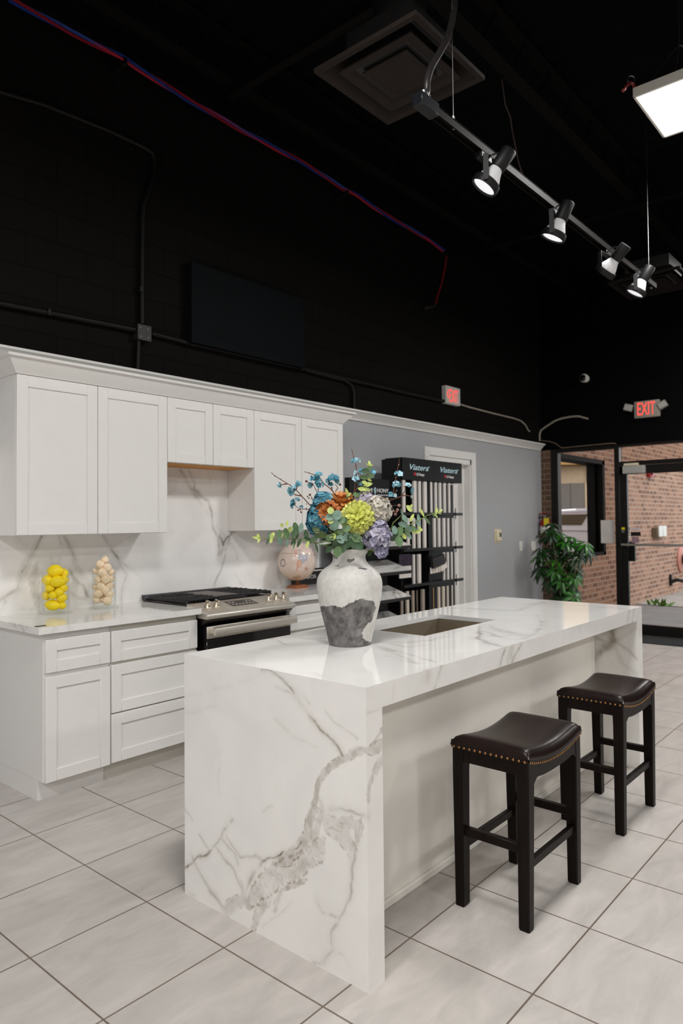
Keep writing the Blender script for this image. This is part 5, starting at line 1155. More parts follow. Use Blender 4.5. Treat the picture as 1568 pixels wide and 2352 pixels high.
mb = MB(); mb.tube([(px_ + .011 * math.sin(q), SY - .002, lz0 + lh * .5 + (lh * .62) * math.cos(q)) for q in np.linspace(-PI * .98, PI * .98, 26)], .004, 6); mb.tube([(px_, SY - .002, lz0 - lh * .1), (px_, SY - .002, lz0 - lh * 1.7)], .0035, 6)
mb.build('lettering', BLUEINK, hd)
letters('BY AUREA STONE', WHITEINK, hd, (b.x, SY - .001, lz0 - lh * .85), (1, 0, 0), (0, 0, 1), lh * .36, kx_ * .95)
for k, (v, nm) in enumerate(((1251, 'uppermost'), (1308, 'second'), (1368, 'third'), (1428, 'lowest'))):
    z = P(945, v, 'x', X1).z; yf = P(945, v, 'x', X1).y; yb_ = SY + .028; rise = .085
    ang = math.atan2(rise, yb_ - yf); L_ = math.hypot(rise, yb_ - yf)
    mt_ = Matrix.Translation((X0 + .02, yf, z)) @ Matrix.Rotation(ang, 4, 'X')
    sh = MB().box(0, X1 - X0 - .03, -.004, L_ - .006, -.032, -.020, mat=mt_).build('tilted_shelf', BLACKM, r2, smooth=False)
    MB().box(0, X1 - X0 - .03, -.010, -.004, -.032, -.004, mat=mt_).build('lip', BLACKM, sh, smooth=False)
    g_ = MB(); g_.gridbox(0, X1 - X0 - .032, 0, L_ - .012, -.0195, 0, .012)
    bmesh.ops.transform(g_.bm, matrix=mt_, verts=g_.bm.verts)
    o = g_.build('marble_tray_sample', MARBLE)
    tag(o, '%s tilted marble sample slab on the rack behind the vase' % nm, 'stone sample', 'tilted marble slabs behind the vase')
    rr = random.Random(30 + k); vs_ = []
    for q in range(12):
        xx = X0 + rr.uniform(-.2, .55); c0 = [(xx + .25 * s_ + rr.uniform(-.04, .04), yf + (yb_ - yf) * s_, z + rise * s_) for s_ in (0, .3, .6, 1.0)]
        if k == 1: c0 = [(xx + .5 * s_, yf + (yb_ - yf) * (.1 + .5 * s_ + .08 * q), z + rise * (.1 + .5 * s_ + .08 * q)) for s_ in (0, .5, 1)]
        vs_.append((c0, rr.uniform(.005, .015), rr.uniform(.4, .9), .15, .3 if k in (1, 2) else .05, 'l'))
    paint_veins(o, vs_ if k != 0 else vs_[:3])

# ============================================================ WALL FITTINGS
def plate(u, v, w_, h_, name, label, cat, mat, inner):
    c = P(u, v, 'y', WY); t = thing(name, label, cat, tuple(c - Vector((0, 0, h_ / 2))))
    MB().box(c.x - w_ / 2, c.x + w_ / 2, WY - .008, WY, c.z - h_ / 2, c.z + h_ / 2, .003).build('plate', mat, t)
    inner(t, c); return t
plate(1195, 1254, .085, .125, 'light_switch', 'single white rocker light switch on the blue grey wall', 'switch', WHITEPL, lambda t, c: MB().box(c.x - .017, c.x + .017, WY - .014, WY - .007, c.z - .033, c.z + .033, .002).build('rocker', WHITEPL, t))
def two(t, c):
    for s in (-1, 1):
        MB().lathe([(0, 0), (.018, 0), (.018, .003), (0, .003)], n=24, mat=Matrix.Translation((c.x + s * .001, WY - .008, c.z + s * .024)) @ Matrix.Rotation(PI / 2, 4, 'X')).build('socket', WHITEPL, t)
plate(1224, 1254, .13, .13, 'wall_outlet', 'white double power outlet on the wall beside the plant', 'outlet', WHITEPL, two)
def thermo(t, c):
    MB().box(c.x - .062, c.x + .062, WY - .030, WY - .008, c.z - .062, c.z + .07, .006).build('housing', IVORY, t)
    MB().box(c.x - .002, c.x + .048, WY - .032, WY - .029, c.z - .012, c.z + .042, .001).build('screen', M('thermostat_screen', (84, 88, 78), .2), t)
plate(1142, 1231, .16, .17, 'thermostat', 'ivory wall thermostat with a small grey screen', 'thermostat', IVORY, thermo)

# exit signs
ex = thing('exit_sign', 'lit red EXIT sign with a left arrow on the black side wall', 'exit sign', tuple(P(1040, 929, 'y', WY)))
yS = WY - .06
a, b = P(1023.6, 884, 'y', yS), P(1057.3, 932.5, 'y', yS); zb_, zt2 = P(1023.6, 925.5, 'y', yS).z, a.z
body = MB().box(a.x, b.x, yS, WY, zb_, zt2, .006).build('housing', M('exit_housing', (196, 192, 186), .5), ex)
zl0 = zb_ + (zt2 - zb_) * .13; lh = (zt2 - zb_) * .72; w_ = b.x - a.x
letters('EXIT', EXITRED, ex, (a.x + w_ * .24, yS - .001, zl0), (1, 0, 0), (0, 0, 1), lh, w_ * .60)
mb = MB(); zc_ = zl0 + lh * .56
mb.prism([(a.x + w_ * .06, zc_), (a.x + w_ * .15, zc_ + .05), (a.x + w_ * .19, zc_ + .04), (a.x + w_ * .115, zc_), (a.x + w_ * .19, zc_ - .04), (a.x + w_ * .15, zc_ - .05)], 'y', yS - .002, yS)
mb.build('arrow', EXITRED, ex, smooth=False)
e2 = thing('exit_sign', 'lit red EXIT sign with twin emergency lamps above the glass door', 'exit sign', tuple(P(1484, 958, 'x', FX)))
xS = FX - .06
a, b = P(1454.6, 921.5, 'x', xS), P(1514, 959, 'x', xS); zt2 = P(1484, 919.5, 'x', xS).z; zb_ = P(1484, 958.5, 'x', xS).z
MB().box(xS, FX, b.y, a.y, zb_, zt2, .012, 2).build('housing', M('exit_housing_grey', (150, 142, 132), .5), e2)
w_ = a.y - b.y
letters('EXIT', EXITRED, e2, (xS - .001, a.y - w_ * .14, zb_ + (zt2 - zb_) * .16), (0, -1, 0), (0, 0, 1), (zt2 - zb_) * .76, w_ * .70, bold=.004)
for u, v, rz in ((1443, 936.5, .3), (1521, 930, -.5)):
    c = P(u, v, 'x', xS + .02); mt_ = Matrix.Translation(c) @ Matrix.Rotation(rz, 4, 'X')
    l_ = MB().box(-.03, .03, -.055, .055, -.045, .045, .01, 2, mat=mt_).build('lamp_head', M('lamp_head_grey', (140, 136, 128), .45), e2)
    MB().box(-.034, -.029, -.045, .045, -.035, .035, .004, mat=mt_).build('lens', M('lamp_lens', (176, 174, 168), .25), l_)
# camera
c = P(1341, 868.5, 'x', FX - .06)
sc_ = thing('security_camera', 'round white turret security camera on the black wall', 'security camera', (FX, c.y, c.z - .06))
R_ = Matrix.Translation(c) @ Matrix.Rotation(-PI / 2, 4, 'Y')
MB().lathe([(0, -.062), (.05, -.062), (.052, -.04), (.045, -.03)], n=32, mat=R_).build('mount', WHITEPL, sc_)
hdm = MB().ball(c, .058, seg=32).build('housing', WHITEPL, sc_)
dv = (Vector((-.9, .02, -.12))).normalized(); q_ = dv.to_track_quat('Z', 'Y').to_matrix().to_4x4()
MB().lathe([(0, .060), (.02, .060), (.036, .052), (.042, .042), (.03, .03)], n=32, mat=Matrix.Translation(c) @ q_).build('lens_ring', BLACKG, hdm)
# fire extinguisher on the brick pier
c = P(1252, 1236, 'x', FX - .09)
fe = thing('fire_extinguisher', 'red fire extinguisher with a yellow tag on the brick pier', 'fire extinguisher', tuple(c))
zt_e = P(1252, 1190, 'x', FX - .09).z; hh = zt_e - c.z
REDM = M('red_enamel', (150, 22, 26), .25, var=.05)
MB().lathe([(0, 0), (.062, 0), (.068, .008), (.068, hh * .78), (.058, hh * .88), (.03, hh * .95), (.022, hh * .98), (.022, hh), (0, hh)], c, 32).build('cylinder', REDM, fe)
MB().lathe([(.0685, hh * .25), (.0692, hh * .25), (.0692, hh * .6), (.0685, hh * .6)], c, 32).build('label_band', WHITEPL, fe)
hv = MB().box(c.x - .02, c.x + .02, c.y - .02, c.y + .02, c.z + hh, c.z + hh + .035, .004).box(c.x - .012, c.x + .012, c.y - .01, c.y + .10, c.z + hh + .03, c.z + hh + .045, .003).build('valve', GALV, fe)
MB().box(c.x - .012, c.x + .012, c.y - .01, c.y + .11, c.z + hh + .055, c.z + hh + .068, .003).build('lever', REDM, hv)
MB().tube([(c.x, c.y + .02, c.z + hh + .01), (c.x - .02, c.y + .10, c.z + hh + .01), (c.x - .02, c.y + .12, c.z + hh * .6), (c.x - .01, c.y + .085, c.z + hh * .2)], .010, 8).build('hose', BLACKM, fe)
MB().box(c.x - .075, c.x - .072, c.y - .085, c.y - .015, c.z + hh * .62, c.z + hh * 1.0).build('yellow_tag', M('yellow_card', (226, 206, 40), .5), fe, smooth=False)
MB().box(c.x + .068, FX, c.y - .02, c.y + .02, c.z + hh * .5, c.z + hh * .6).build('bracket', BLACKM, fe)

# loose cables around the corner
CAB = M('white_cable', (150, 142, 130), .5, var=.1)
yw = WY - .015
tag(MB().tube([P(u, v, 'y', yw) for u, v in ((1057, 929), (1080, 936), (1130, 949), (1180, 961), (1196, 967), (1206, 976), (1212, 988), (1216, 991))], .011, 8).build('white_cable', CAB), 'white cable running along the black wall right of the arrow exit sign', 'cable')
cb = [P(1239, 1013, 'y', yw), P(1238.5, 998, 'y', yw), P(1242, 988, 'y', yw)] + [P(u, v, 'x', FX - .015) for u, v in ((1256, 978), (1275, 966), (1290, 961), (1310, 957), (1328, 956), (1350, 962))]
tag(MB().tube(cb, .014, 8).build('white_cable', CAB), 'thick white cable curving up out of the room corner', 'cable')
tag(MB().tube([P(u, v, 'x', FX - .012) for u, v in ((1243, 1012), (1262, 1014), (1274, 1018), (1290, 1029), (1340, 1024), (1405, 1018), (1414, 1019))], .008, 8).build('white_cable', M('dull_cable', (104, 88, 74), .6)), 'thin dull cable along the top of the storefront frame', 'cable')

# conduit on the black wall
CON = M('painted_conduit', (16, 14, 13), .5, var=.1, spec=.25); yc = WY - .03
jb = thing('junction_box', 'black square junction box where wall conduits meet', 'junction box', tuple(P(332, 783, 'y', WY)))
a, b = P(317, 744, 'y', WY - .06), P(346, 783, 'y', WY - .06); jz0, jz1 = P(332, 781, 'y', WY - .06).z, P(332, 748, 'y', WY - .06).z
JB = M('junction_box_paint', (34, 31, 30), .5, var=.05)
MB().box(a.x, b.x, WY - .06, WY, jz0, jz1, .003).build('box_body', JB, jb)
MB().box(a.x - .004, b.x + .004, WY - .064, WY - .06, jz0 - .004, jz1 + .004, .001).build('cover', JB, jb)
for x in (a.x + .02, b.x - .02):
    for z in (jz0 + .02, jz1 - .02): MB().ball((x, WY - .065, z), .006, 1).build('screw', CHROME, jb)
def conduit(px_, r_, label, mat=CON, name='conduit', clips=()):
    o = MB(); o.tube([P(u, v, 'y', yc) for u, v in px_], r_, 10)
    for u, v in clips:
        c_ = P(u, v, 'y', yc); o.box(c_.x - .012, c_.x + .012, WY - .055, WY - .001, c_.z - .022, c_.z + .022, .003)
    return tag(o.build(name, mat), label, 'conduit')
conduit([(-20, 694), (0, 697), (160, 728), (316, 759)], .020, 'black horizontal conduit entering the junction box from the left', clips=[(110, 718)])
conduit([(347, 766), (440, 790), (600, 826), (700, 848), (810, 874), (930, 902), (1022, 922)], .018, 'black conduit running from the junction box to the exit sign', clips=[(437, 789), (690, 846)])
conduit([(326, 744), (326, 640), (327, 500), (329, 470), (340, 440), (352, 405), (356, 375), (350, 352), (330, 338), (250, 300), (100, 240), (-20, 205)], .018, 'black vertical conduit rising from the junction box and bending left', clips=[(320.5, 665)])
conduit([(316, 850), (317, 815), (318, 782)], .016, 'short black conduit dropping from the junction box to the moulding')
conduit([(700, 850), (760, 866), (792, 874), (806, 884), (812, 900), (813, 945)], .016, 'black conduit bending down to the moulding beyond the wall panel')
# boarded panel on the black wall
a, b = P(440, 600, 'y', WY - .09), P(700, 845, 'y', WY - .09); zl = P(440, 786, 'y', WY - .09).z
zr = P(700, 845, 'y', WY - .09).z; zz0 = (zl + zr) / 2
tag(MB().box(a.x, b.x, WY - .09, WY, zz0, a.z, .003).build('wall_panel', M('navy_black_panel', (9, 12, 15), .7, var=.1, spec=.12)), 'large dark navy rectangular panel box mounted on the black wall', 'panel')
# red and blue cable along the top of the wall
def bicolor(name, a_, b_, sc, rough=.5):
    mt = M(name, a_, rough, var=0); nt = mt.node_tree
    r = [n for n in nt.nodes if n.type == 'VALTORGB'][0]; n = [n for n in nt.nodes if n.type == 'TEX_NOISE'][0]; n.inputs['Scale'].default_value = sc; n.inputs['Detail'].default_value = 0
    r.color_ramp.elements[0].color = (*lin(a_), 1); r.color_ramp.elements[1].color = (*lin(b_), 1); r.color_ramp.elements[0].position = .46; r.color_ramp.elements[1].position = .54
    return mt
WL = [P(u, v, 'y', WY - .14) for u, v in ((20, -4), (160, 72), (283, 134), (300, 146), (420, 222), (560, 302), (700, 376), (790, 434), (815, 446), (880, 490), (980, 548), (1022, 578))]
wire = thing('cable_bundle', 'red and blue cable bundle sagging along the top of the black wall', 'cable', tuple(WL[5]))
for k, (mt, o) in enumerate(((M('red_cable', (120, 16, 32), .4), 0), (M('blue_cable', (24, 44, 112), .4), 1.9), (bicolor('mixed_cable', (150, 26, 44), (40, 60, 130), 1.6), 4))):
    L = []
    for A, B_ in zip(WL, WL[1:]):
        for s in np.linspace(0, 1, 12, endpoint=False):
            q = A.lerp(B_, float(s)); ph = q.x * 5 + o; L.append(q + Vector((0, math.cos(ph) * .012, math.sin(ph) * .012)))
    MB().tube(L, .0095, 6).build('cable', mt, wire)
for u, v in ((285, 138), (795, 438), (1022, 580)):
    c_ = P(u, v, 'y', WY - .14); MB().box(c_.x - .012, c_.x + .012, c_.y - .02, WY - .001, c_.z - .045, c_.z + .01, .002).build('cable_clip', CON, wire)
drop = thing('cable_drop', 'red cable hanging down from the bundle to a small fitting', 'cable', tuple(P(980, 708, 'y', yc)))
MB().tube([P(u, v, 'y', yc) for u, v in ((1025, 586), (1022, 612), (1014, 650), (1004, 682), (999, 700))], .010, 8).build('cable', M('dull_red_cable', (128, 26, 26), .5), drop)
MB().tube([P(u, v, 'y', yc) for u, v in ((999, 700), (988, 705), (977, 707))], .016, 8).build('fitting', GALV, drop)

# ============================================================ CEILING FITTINGS
def diffuser(cx0, cy0, z, w_, label, duct=True):
    t = thing('ceiling_diffuser', label, 'air vent', (cx0, cy0, z)); DM = M('diffuser_paint', (42, 36, 32), .7, var=.06, spec=.15) if duct else M('dimmed_diffuser_paint', (20, 16, 14), .7, var=.06, spec=.1)  # ductless far copy: its dimness is put into a darker colour
    mb = MB(); n = 4
    def ringf(r0, z0, r1, z1):
        for k in range(4):
            a0, a1 = PI / 4 + k * PI / 2, PI / 4 + (k + 1) * PI / 2; s2 = math.sqrt(2)
            mb.poly([(cx0 + r * s2 * math.cos(a), cy0 + r * s2 * math.sin(a), zz_) for r, a, zz_ in ((r0, a0, z0), (r0, a1, z0), (r1, a1, z1), (r1, a0, z1))])
    h = w_ / 2
    ringf(h, z, h, z + .022); ringf(h, z, h * .90, z + .004); ringf(h * .90, z + .004, h * .66, z + .09)
    mb.build('frame', DM, t, smooth=False)
    for r in (.72, .44):
        mb = MB(); ringf(h * r, z + .004, h * r * .8, z + .008); ringf(h * r * .8, z + .008, h * r * .45, z + .07); ringf(h * r, z + .004, h * r, z + .012)
        mb.build('louvre_ring', DM, t, smooth=False)
    mb = MB(); mb.box(cx0 - h * .38, cx0 + h * .38, cy0 - h * .38, cy0 + h * .38, z + .010, z + .016, .002); mb.build('centre_plate', DM, t)
    MB().box(cx0 - h * .62, cx0 + h * .62, cy0 - h * .62, cy0 + h * .62, z + .021, z + .20).build('plenum', BLACKM, t, smooth=False)
    if duct: MB().tube([(cx0, cy0, z + .2), (cx0, cy0, CEIL - .05)], .13, 16).build('duct_neck', BLACKM, t)
DZ_ = 3.62
q = [P(u, v, 'z', DZ_) for u, v in ((718, 157), (890, 287), (1113, 190), (955, 38))]
cx0 = sum(p.x for p in q) / 4; cy0 = sum(p.y for p in q) / 4
diffuser(cx0, cy0, DZ_, ((q[1] - q[0]).length + (q[2] - q[1]).length + (q[3] - q[2]).length + (q[0] - q[3]).length) / 4, 'square black stepped air diffuser near the top of the picture')
q = P(1500, 655, 'z', 3.62); diffuser(q.x, q.y, 3.62, .62, duct=False, label='second dark air diffuser far behind the end of the track')

TZ = 3.2
ty = P(1240, 450, 'z', TZ).y; ta, tb_ = P(963, 235, 'z', TZ), P(1512, 655, 'z', TZ)
tk = thing('light_track', 'long black lighting track hanging above the island', 'track light', ((ta.x + tb_.x) / 2, ty, TZ))
TM = M('track_paint', (17, 14, 12), .6, var=.06, spec=.08)
mb = MB().box(ta.x, tb_.x, ty - .02, ty - .014, TZ - .02, TZ + .018).box(ta.x, tb_.x, ty + .014, ty + .02, TZ - .02, TZ + .018).box(ta.x, tb_.x, ty - .02, ty + .02, TZ + .012, TZ + .02, .001).box(ta.x, tb_.x, ty - .014, ty + .014, TZ - .004, TZ + .002)
mb.build('rail', TM, tk, smooth=False)
MB().box(ta.x - .03, ta.x + .10, ty - .026, ty + .026, TZ - .028, TZ + .026, .003).build('feed_box', M('feed_box_plastic', (20, 22, 26), .3), tk)
MB().tube([(ta.x + .02, ty, TZ + .026), (ta.x + .02, ty, TZ + .05)], .016, 12).tube([(ta.x + .045, ty - .008, TZ + .026), (ta.x + .045, ty - .008, TZ + .045)], .008, 10).build('connector', GALV, tk)
def hz(u, v, zt__): return P(u, v, 'y', ty)
fx = MB(); fp = [Vector((ta.x + .02, ty, TZ + .045))] + [P(u, v, 'y', ty) for u, v in ((979, 212), (981, 185), (990, 155), (1010, 120), (1028, 85), (1038, 45), (1043, 10), (1046, -40), (1048, -120))]
# smooth curve + corrugation
cv = []
for i in range(len(fp) - 1):
    a_, b_, c_, d_ = fp[max(0, i - 1)], fp[i], fp[i + 1], fp[min(len(fp) - 1, i + 2)]
    for s in range(10):
        t_ = s / 10; cv.append(.5 * (2 * b_ + (c_ - a_) * t_ + (2 * a_ - 5 * b_ + 4 * c_ - d_) * t_ * t_ + (3 * b_ - a_ - 3 * c_ + d_) * t_ ** 3))
fxo = MB(); fxo.tube(cv, .0125, 10)
L = 0
for a_, b_ in zip(cv, cv[1:]):
    seg = (b_ - a_).length; m_ = max(1, int(seg / .012))
    for k in range(m_):
        q = a_.lerp(b_, k / m_); fxo.tube([q, q + (b_ - a_).normalized() * .006], .0152, 10)
tag(fxo.build('flexible_conduit', M('flex_conduit', (58, 55, 54), .35, .5)), 'grey ribbed flexible conduit curving up from the track feed box', 'conduit')
for (u, v0, lab) in ((1041, 268, 'thin suspension cable at the near end of the lighting track'), (1490, 625, 'thin suspension cable at the far end of the lighting track')):
    c_ = P(u, v0, 'y', ty); c_.z = TZ + .02
    o = thing('suspension_cable', lab, 'cable', tuple(c_)); MB().tube([(c_.x, ty, TZ + .02), (c_.x, ty, CEIL - .03)], .0022, 6).build('cable', GALV, o)
    MB().tube([(c_.x, ty, TZ - .01), (c_.x, ty, TZ + .05)], .006, 8).build('gripper', GALV, o)
LAMP = M('lit_lamp_face', (236, 236, 240), .4, var=.01, emit=.75)
BULB = M('frosted_bulb', (206, 206, 208), .15, var=.01, emit=.10)
HEADM = M('track_head_black', (17, 17, 18), .5, var=.08, spec=.35)
heads = [(1100, 347, 1115, 428, 1.0, 'first track spotlight from the feed box, aimed low and left'), (1263, 484, 1271, 545, .75, 'second track spotlight along the rail, aimed steeply down'), (1383, 572, 1390, 628, 1.25, 'third track spotlight turned so its lamp face is hidden'), (1449, 625, 1460, 674, .8, 'last track spotlight at the far end of the rail')]
HD = []
for (u, v, k, a_) in ((1115, 428, .36, 35), (1271, 545, .27, 24), (1390, 628, -.10, 38), (1460, 674, .24, 30)):
    d_ = ray(u, v).normalized(); q_ = RT * -math.sin(math.radians(a_)) - UP * math.cos(math.radians(a_)); q_ = (q_ - d_ * q_.dot(d_)).normalized()
    HD.append(-d_ * k + q_ * math.sqrt(1 - k * k))
for (u0, v0, u1, v1, tl, lab), dr in zip(heads, HD):
    x0 = P(u0 + 10, v0, 'y', ty).x; piv = P(u1, v1 - 4, 'y', ty - .01); dr = dr.normalized()
    t = thing('track_spotlight', lab, 'track light', (x0, ty, TZ - .02), 'spotlights on the lighting track')
    MB().box(x0 - .05, x0 + .05, ty - .018, ty + .018, TZ - .05, TZ - .018, .004).build('adapter', HEADM, t)
    side = dr.cross(Vector((0, 0, 1))).normalized(); R_ = .066
    up_ = Vector((piv.x, piv.y, TZ - .055))
    yk = MB()
    # yoke: a cross bar and two flat arms down to the ring
    for s in (-1, 1):
        A, B_ = up_ + side * (s * R_ * 1.06), piv + side * (s * R_ * 1.06)
        ez = (B_ - A).normalized(); ex_ = side; ey_ = ez.cross(ex_).normalized(); mt_ = Matrix((ex_, ey_, ez)).transposed().to_4x4(); mt_.translation = A
        yk.box(-.002, .002, -.013, .013, -.004, (B_ - A).length + .012, .001, mat=mt_)
    mt_ = Matrix((side, Vector((0, 0, 1)).cross(side), Vector((0, 0, 1)))).transposed().to_4x4(); mt_.translation = up_
    yk.box(-R_ * 1.08, R_ * 1.08, -.013, .013, -.003, .003, .001, mat=mt_)
    yk.build('yoke', HEADM, t)
    ax_ = -dr; a_ = side; b_ = ax_.cross(a_); mt_ = Matrix((a_, b_, ax_)).transposed().to_4x4(); mt_.translation = piv
    MB().lathe([(.058, -.016), (R_, -.018), (R_ + .003, 0), (R_, .018), (.060, .018), (.058, -.016)], n=40, mat=mt_).build('ring', HEADM, t)
    for s in (-1, 1): MB().lathe([(0, 0), (.011, 0), (.011, .006), (0, .006)], n=16, mat=Matrix.Translation(piv + side * s * R_ * 1.08) @ (side * s).to_track_quat('Z', 'Y').to_matrix().to_4x4()).build('pivot_knob', HEADM, t)
    bl = MB().lathe([(.058, -.010), (.059, .006), (.052, .035), (.040, .060), (.030, .085), (.026, .095), (0, .095)], n=40, mat=mt_).build('bulb', BULB, t)
    MB().lathe([(0, -.013), (.03, -.013), (.057, -.010)], n=40, mat=mt_).build('lamp_face', LAMP, bl)
    MB().lathe([(.024, .085), (.034, .088), (.036, .095), (.036, .185), (.033, .190), (0, .190)], n=32, mat=mt_).build('socket_can', HEADM, t)
    MB().tube([up_ + Vector((0, 0, .0)), up_ * .5 + (piv + ax_ * .18) * .5 + Vector((.02, .03, .03)), piv + ax_ * .188], .004, 8).build('lamp_lead', BLACKM, t)

# square led panel
LZ = 3.95
a, b = P(1454, 223, 'z', LZ), P(1522, 318, 'z', LZ)
lw = b.x - a.x; ly = (a.y + b.y) / 2
lp = thing('led_panel', 'square white LED ceiling panel lit at the right picture edge', 'ceiling light', (a.x + lw / 2, ly - lw / 2, LZ))
mb = MB()
for q in ((a.x, a.x + .012, ly - lw, ly), (b.x - .012, b.x, ly - lw, ly), (a.x, b.x, ly - .012, ly), (a.x, b.x, ly - lw, ly - lw + .012)): mb.box(*q, LZ - .002, LZ + .055, .001)
mb.box(a.x + .01, b.x - .01, ly - lw + .01, ly - .01, LZ + .045, LZ + .055); mb.build('frame', WHITEPL, lp, smooth=False)
a_led = (a.x + lw / 2, ly - lw / 2, lw - .03)
MB().box(a.x + .012, b.x - .012, ly - lw + .012, ly - .012, LZ, LZ + .004).build('diffuser', M('led_diffuser', (236, 234, 230), .5, var=.0, emit=1.0), lp, smooth=False)
MB().box(a.x + .14, a.x + .30, ly - .20, ly - .09, LZ + .055, LZ + .105, .003).build('driver_box', M('driver_white', (200, 198, 200), .5), lp)
hk = Vector((a.x + lw / 2, ly - lw / 2, CEIL - .3))
for x, y in ((a.x + .05, ly - .05), (b.x - .05, ly - .05), (a.x + .05, ly - lw + .05), (b.x - .05, ly - lw + .05)):
    MB().tube([(x, y, LZ + .05), (a.x + lw * .35, ly - lw * .35, LZ + .33)], .002, 6).build('hanging_wire', GALV, lp)
MB().tube([(a.x + lw * .35, ly - lw * .35, LZ + .33), (a.x + lw * .35, ly - lw * .35, CEIL - .03)], .003, 6).build('hanging_wire', GALV, lp)
q = thing('key_ring', 'red strap with a metal ring hooked beside the LED panel', 'strap', tuple(P(1447, 208, 'z', LZ + .03)))
RS = M('red_strap', (132, 44, 42), .6); c_ = P(1449, 183, 'y', ly)
MB().tube([P(u, v, 'y', ly) for u, v in ((1431, 208), (1437, 198), (1446, 190))], .010, 8).tube([P(u, v, 'y', ly) for u, v in ((1452, 190), (1457, 200), (1457, 208))], .010, 8).build('strap', RS, q)
MB().tube([c_ + RT * .022 * math.cos(s) + UP * .022 * math.sin(s) for s in np.linspace(0, 2 * PI, 24)], .0028, 6).build('ring', GALV, q)
tag(MB().tube([P(u, v, 'y', 2.4) for u, v in ((1128, -10), (1135, 60), (1143, 120), (1152, 180), (1160, 240), (1172, 270), (1176, 300), (1190, 370), (1205, 420))], .006, 6).build('hanging_wire', M('dull_wire', (52, 42, 38), .5)), 'thin wavy wire hanging from the ceiling right of the diffuser', 'wire')

# ==================================================================== PLANT
pc = P(1290, 1375, 'x', 8.55); pc = Vector((8.55, pc.y, 0))
pl = thing('potted_plant', 'bushy green umbrella plant in the corner beside the window', 'plant', tuple(pc))
MB().lathe([(0, 0), (.14, 0), (.15, .01), (.19, .30), (.20, .31), (.195, .325), (.17, .325), (.16, .29), (0, .29)], pc, 40).build('pot', M('terracotta_pot', (120, 80, 60), .7, var=.1), pl)
LG1, LG2, LG3 = M('umbrella_leaf', (46, 104, 30), .25, var=.25, vscale=25), M('umbrella_leaf_dark', (24, 58, 22), .28, var=.3, vscale=25), M('umbrella_leaf_light', (74, 140, 44), .25, var=.2, vscale=25)
rn = random.Random(11); tips = []
for x, y, k in [(185, 1580, 2), (330, 1610, 2), (440, 1640, 2), (420, 1470, 0), (540, 1500, 0), (590, 1540, 1), (300, 1370, 1), (360, 1400, 0), (250, 1400, 1), (440, 1850, 2), (330, 1700, 0), (200, 1680, 1), (480, 1750, 0), (510, 1850, 1), (350, 1850, 1), (570, 1480, 0), (300, 1520, 1), (150, 1660, 1), (460, 1430, 0), (400, 1560, 1), (270, 1780, 1), (390, 1780, 0), (300, 1900, 1), (480, 1900, 0), (400, 1950, 1), (220, 1520, 1), (520, 1580, 1), (350, 1480, 1), (500, 1680, 1), (300, 1320, 1), (320, 1980, 1), (450, 2020, 1)]:
    tq = Vector(P(1180 + x * .2891, 820 + y * .2891, 'x', pc.x + rn.uniform(-.22, .2))); tq.y = min(tq.y, 4.06); tips.append((tq, k))
mbs = [MB(), MB(), MB()]; sm = MB()
for tpt, k in tips:
    root = pc + Vector((rn.uniform(-.05, .05), rn.uniform(-.05, .05), .28)); mid = root.lerp(tpt, .6) + Vector((rn.uniform(-.05, .05), rn.uniform(-.05, .05), .06))
    sm.tube([root, mid, tpt], .008, 5, taper=.003)
    ax_ = ((tpt - pc - Vector((0, 0, .5))).normalized() + Vector((-.4, -.3, .5)) + Vector((rn.uniform(-.3, .3), rn.uniform(-.3, .3), 0))).normalized(); a_ = ax_.orthogonal().normalized(); b_ = ax_.cross(a_); ph = rn.uniform(0, 6)
    for rep in range(2):
        for j in range(8):
            q = ph + 2 * PI * j / 8 + rep * .4; dd = (a_ * math.cos(q) + b_ * math.sin(q)) - ax_ * (.25 + .45 * rep)
            mbs[k if rep == 0 else 1].leaf(tpt + dd * .02 - ax_ * .04 * rep, dd, ax_, min(rn.uniform(.11, .15), max(.05, (4.235 - tpt.y) * .9)), rn.uniform(.04, .052), .12, .25, n=5)
for m_, mt in zip(mbs, (LG1, LG2, LG3)): m_.build('leaves', mt, pl, angle=180)
sm.build('stems', M('plant_stem', (86, 78, 48), .7), pl)

# floor mat inside the door
t_ = bmesh.new(); A = P(1478, 1476, 'z', .008); x0 = A.x
pts = [(FX - .03, 2.0), (x0 + .45, 1.98)] + [(x0 + .42 * (1 - math.sin(q)) ** 1.0 * 1.0, 2.0 + (1.0) * (1 - math.cos(q)) * .35 + .0) for q in np.linspace(.2, PI / 2, 10)]
pts = [(FX - .03, 1.9), (x0 + .30, 1.9), (x0 + .12, 2.02), (x0 + .03, 2.2), (x0, 2.5), (x0, 3.0), (FX - .03, 3.0)]
tag(MB().prism(pts, 'z', .0005, .010).build('door_mat', M('black_door_mat', (30, 28, 27), .95, var=.4, vscale=90, bump=.8, bscale=300)), 'dark textured entrance mat on the tiles inside the glass door', 'mat')

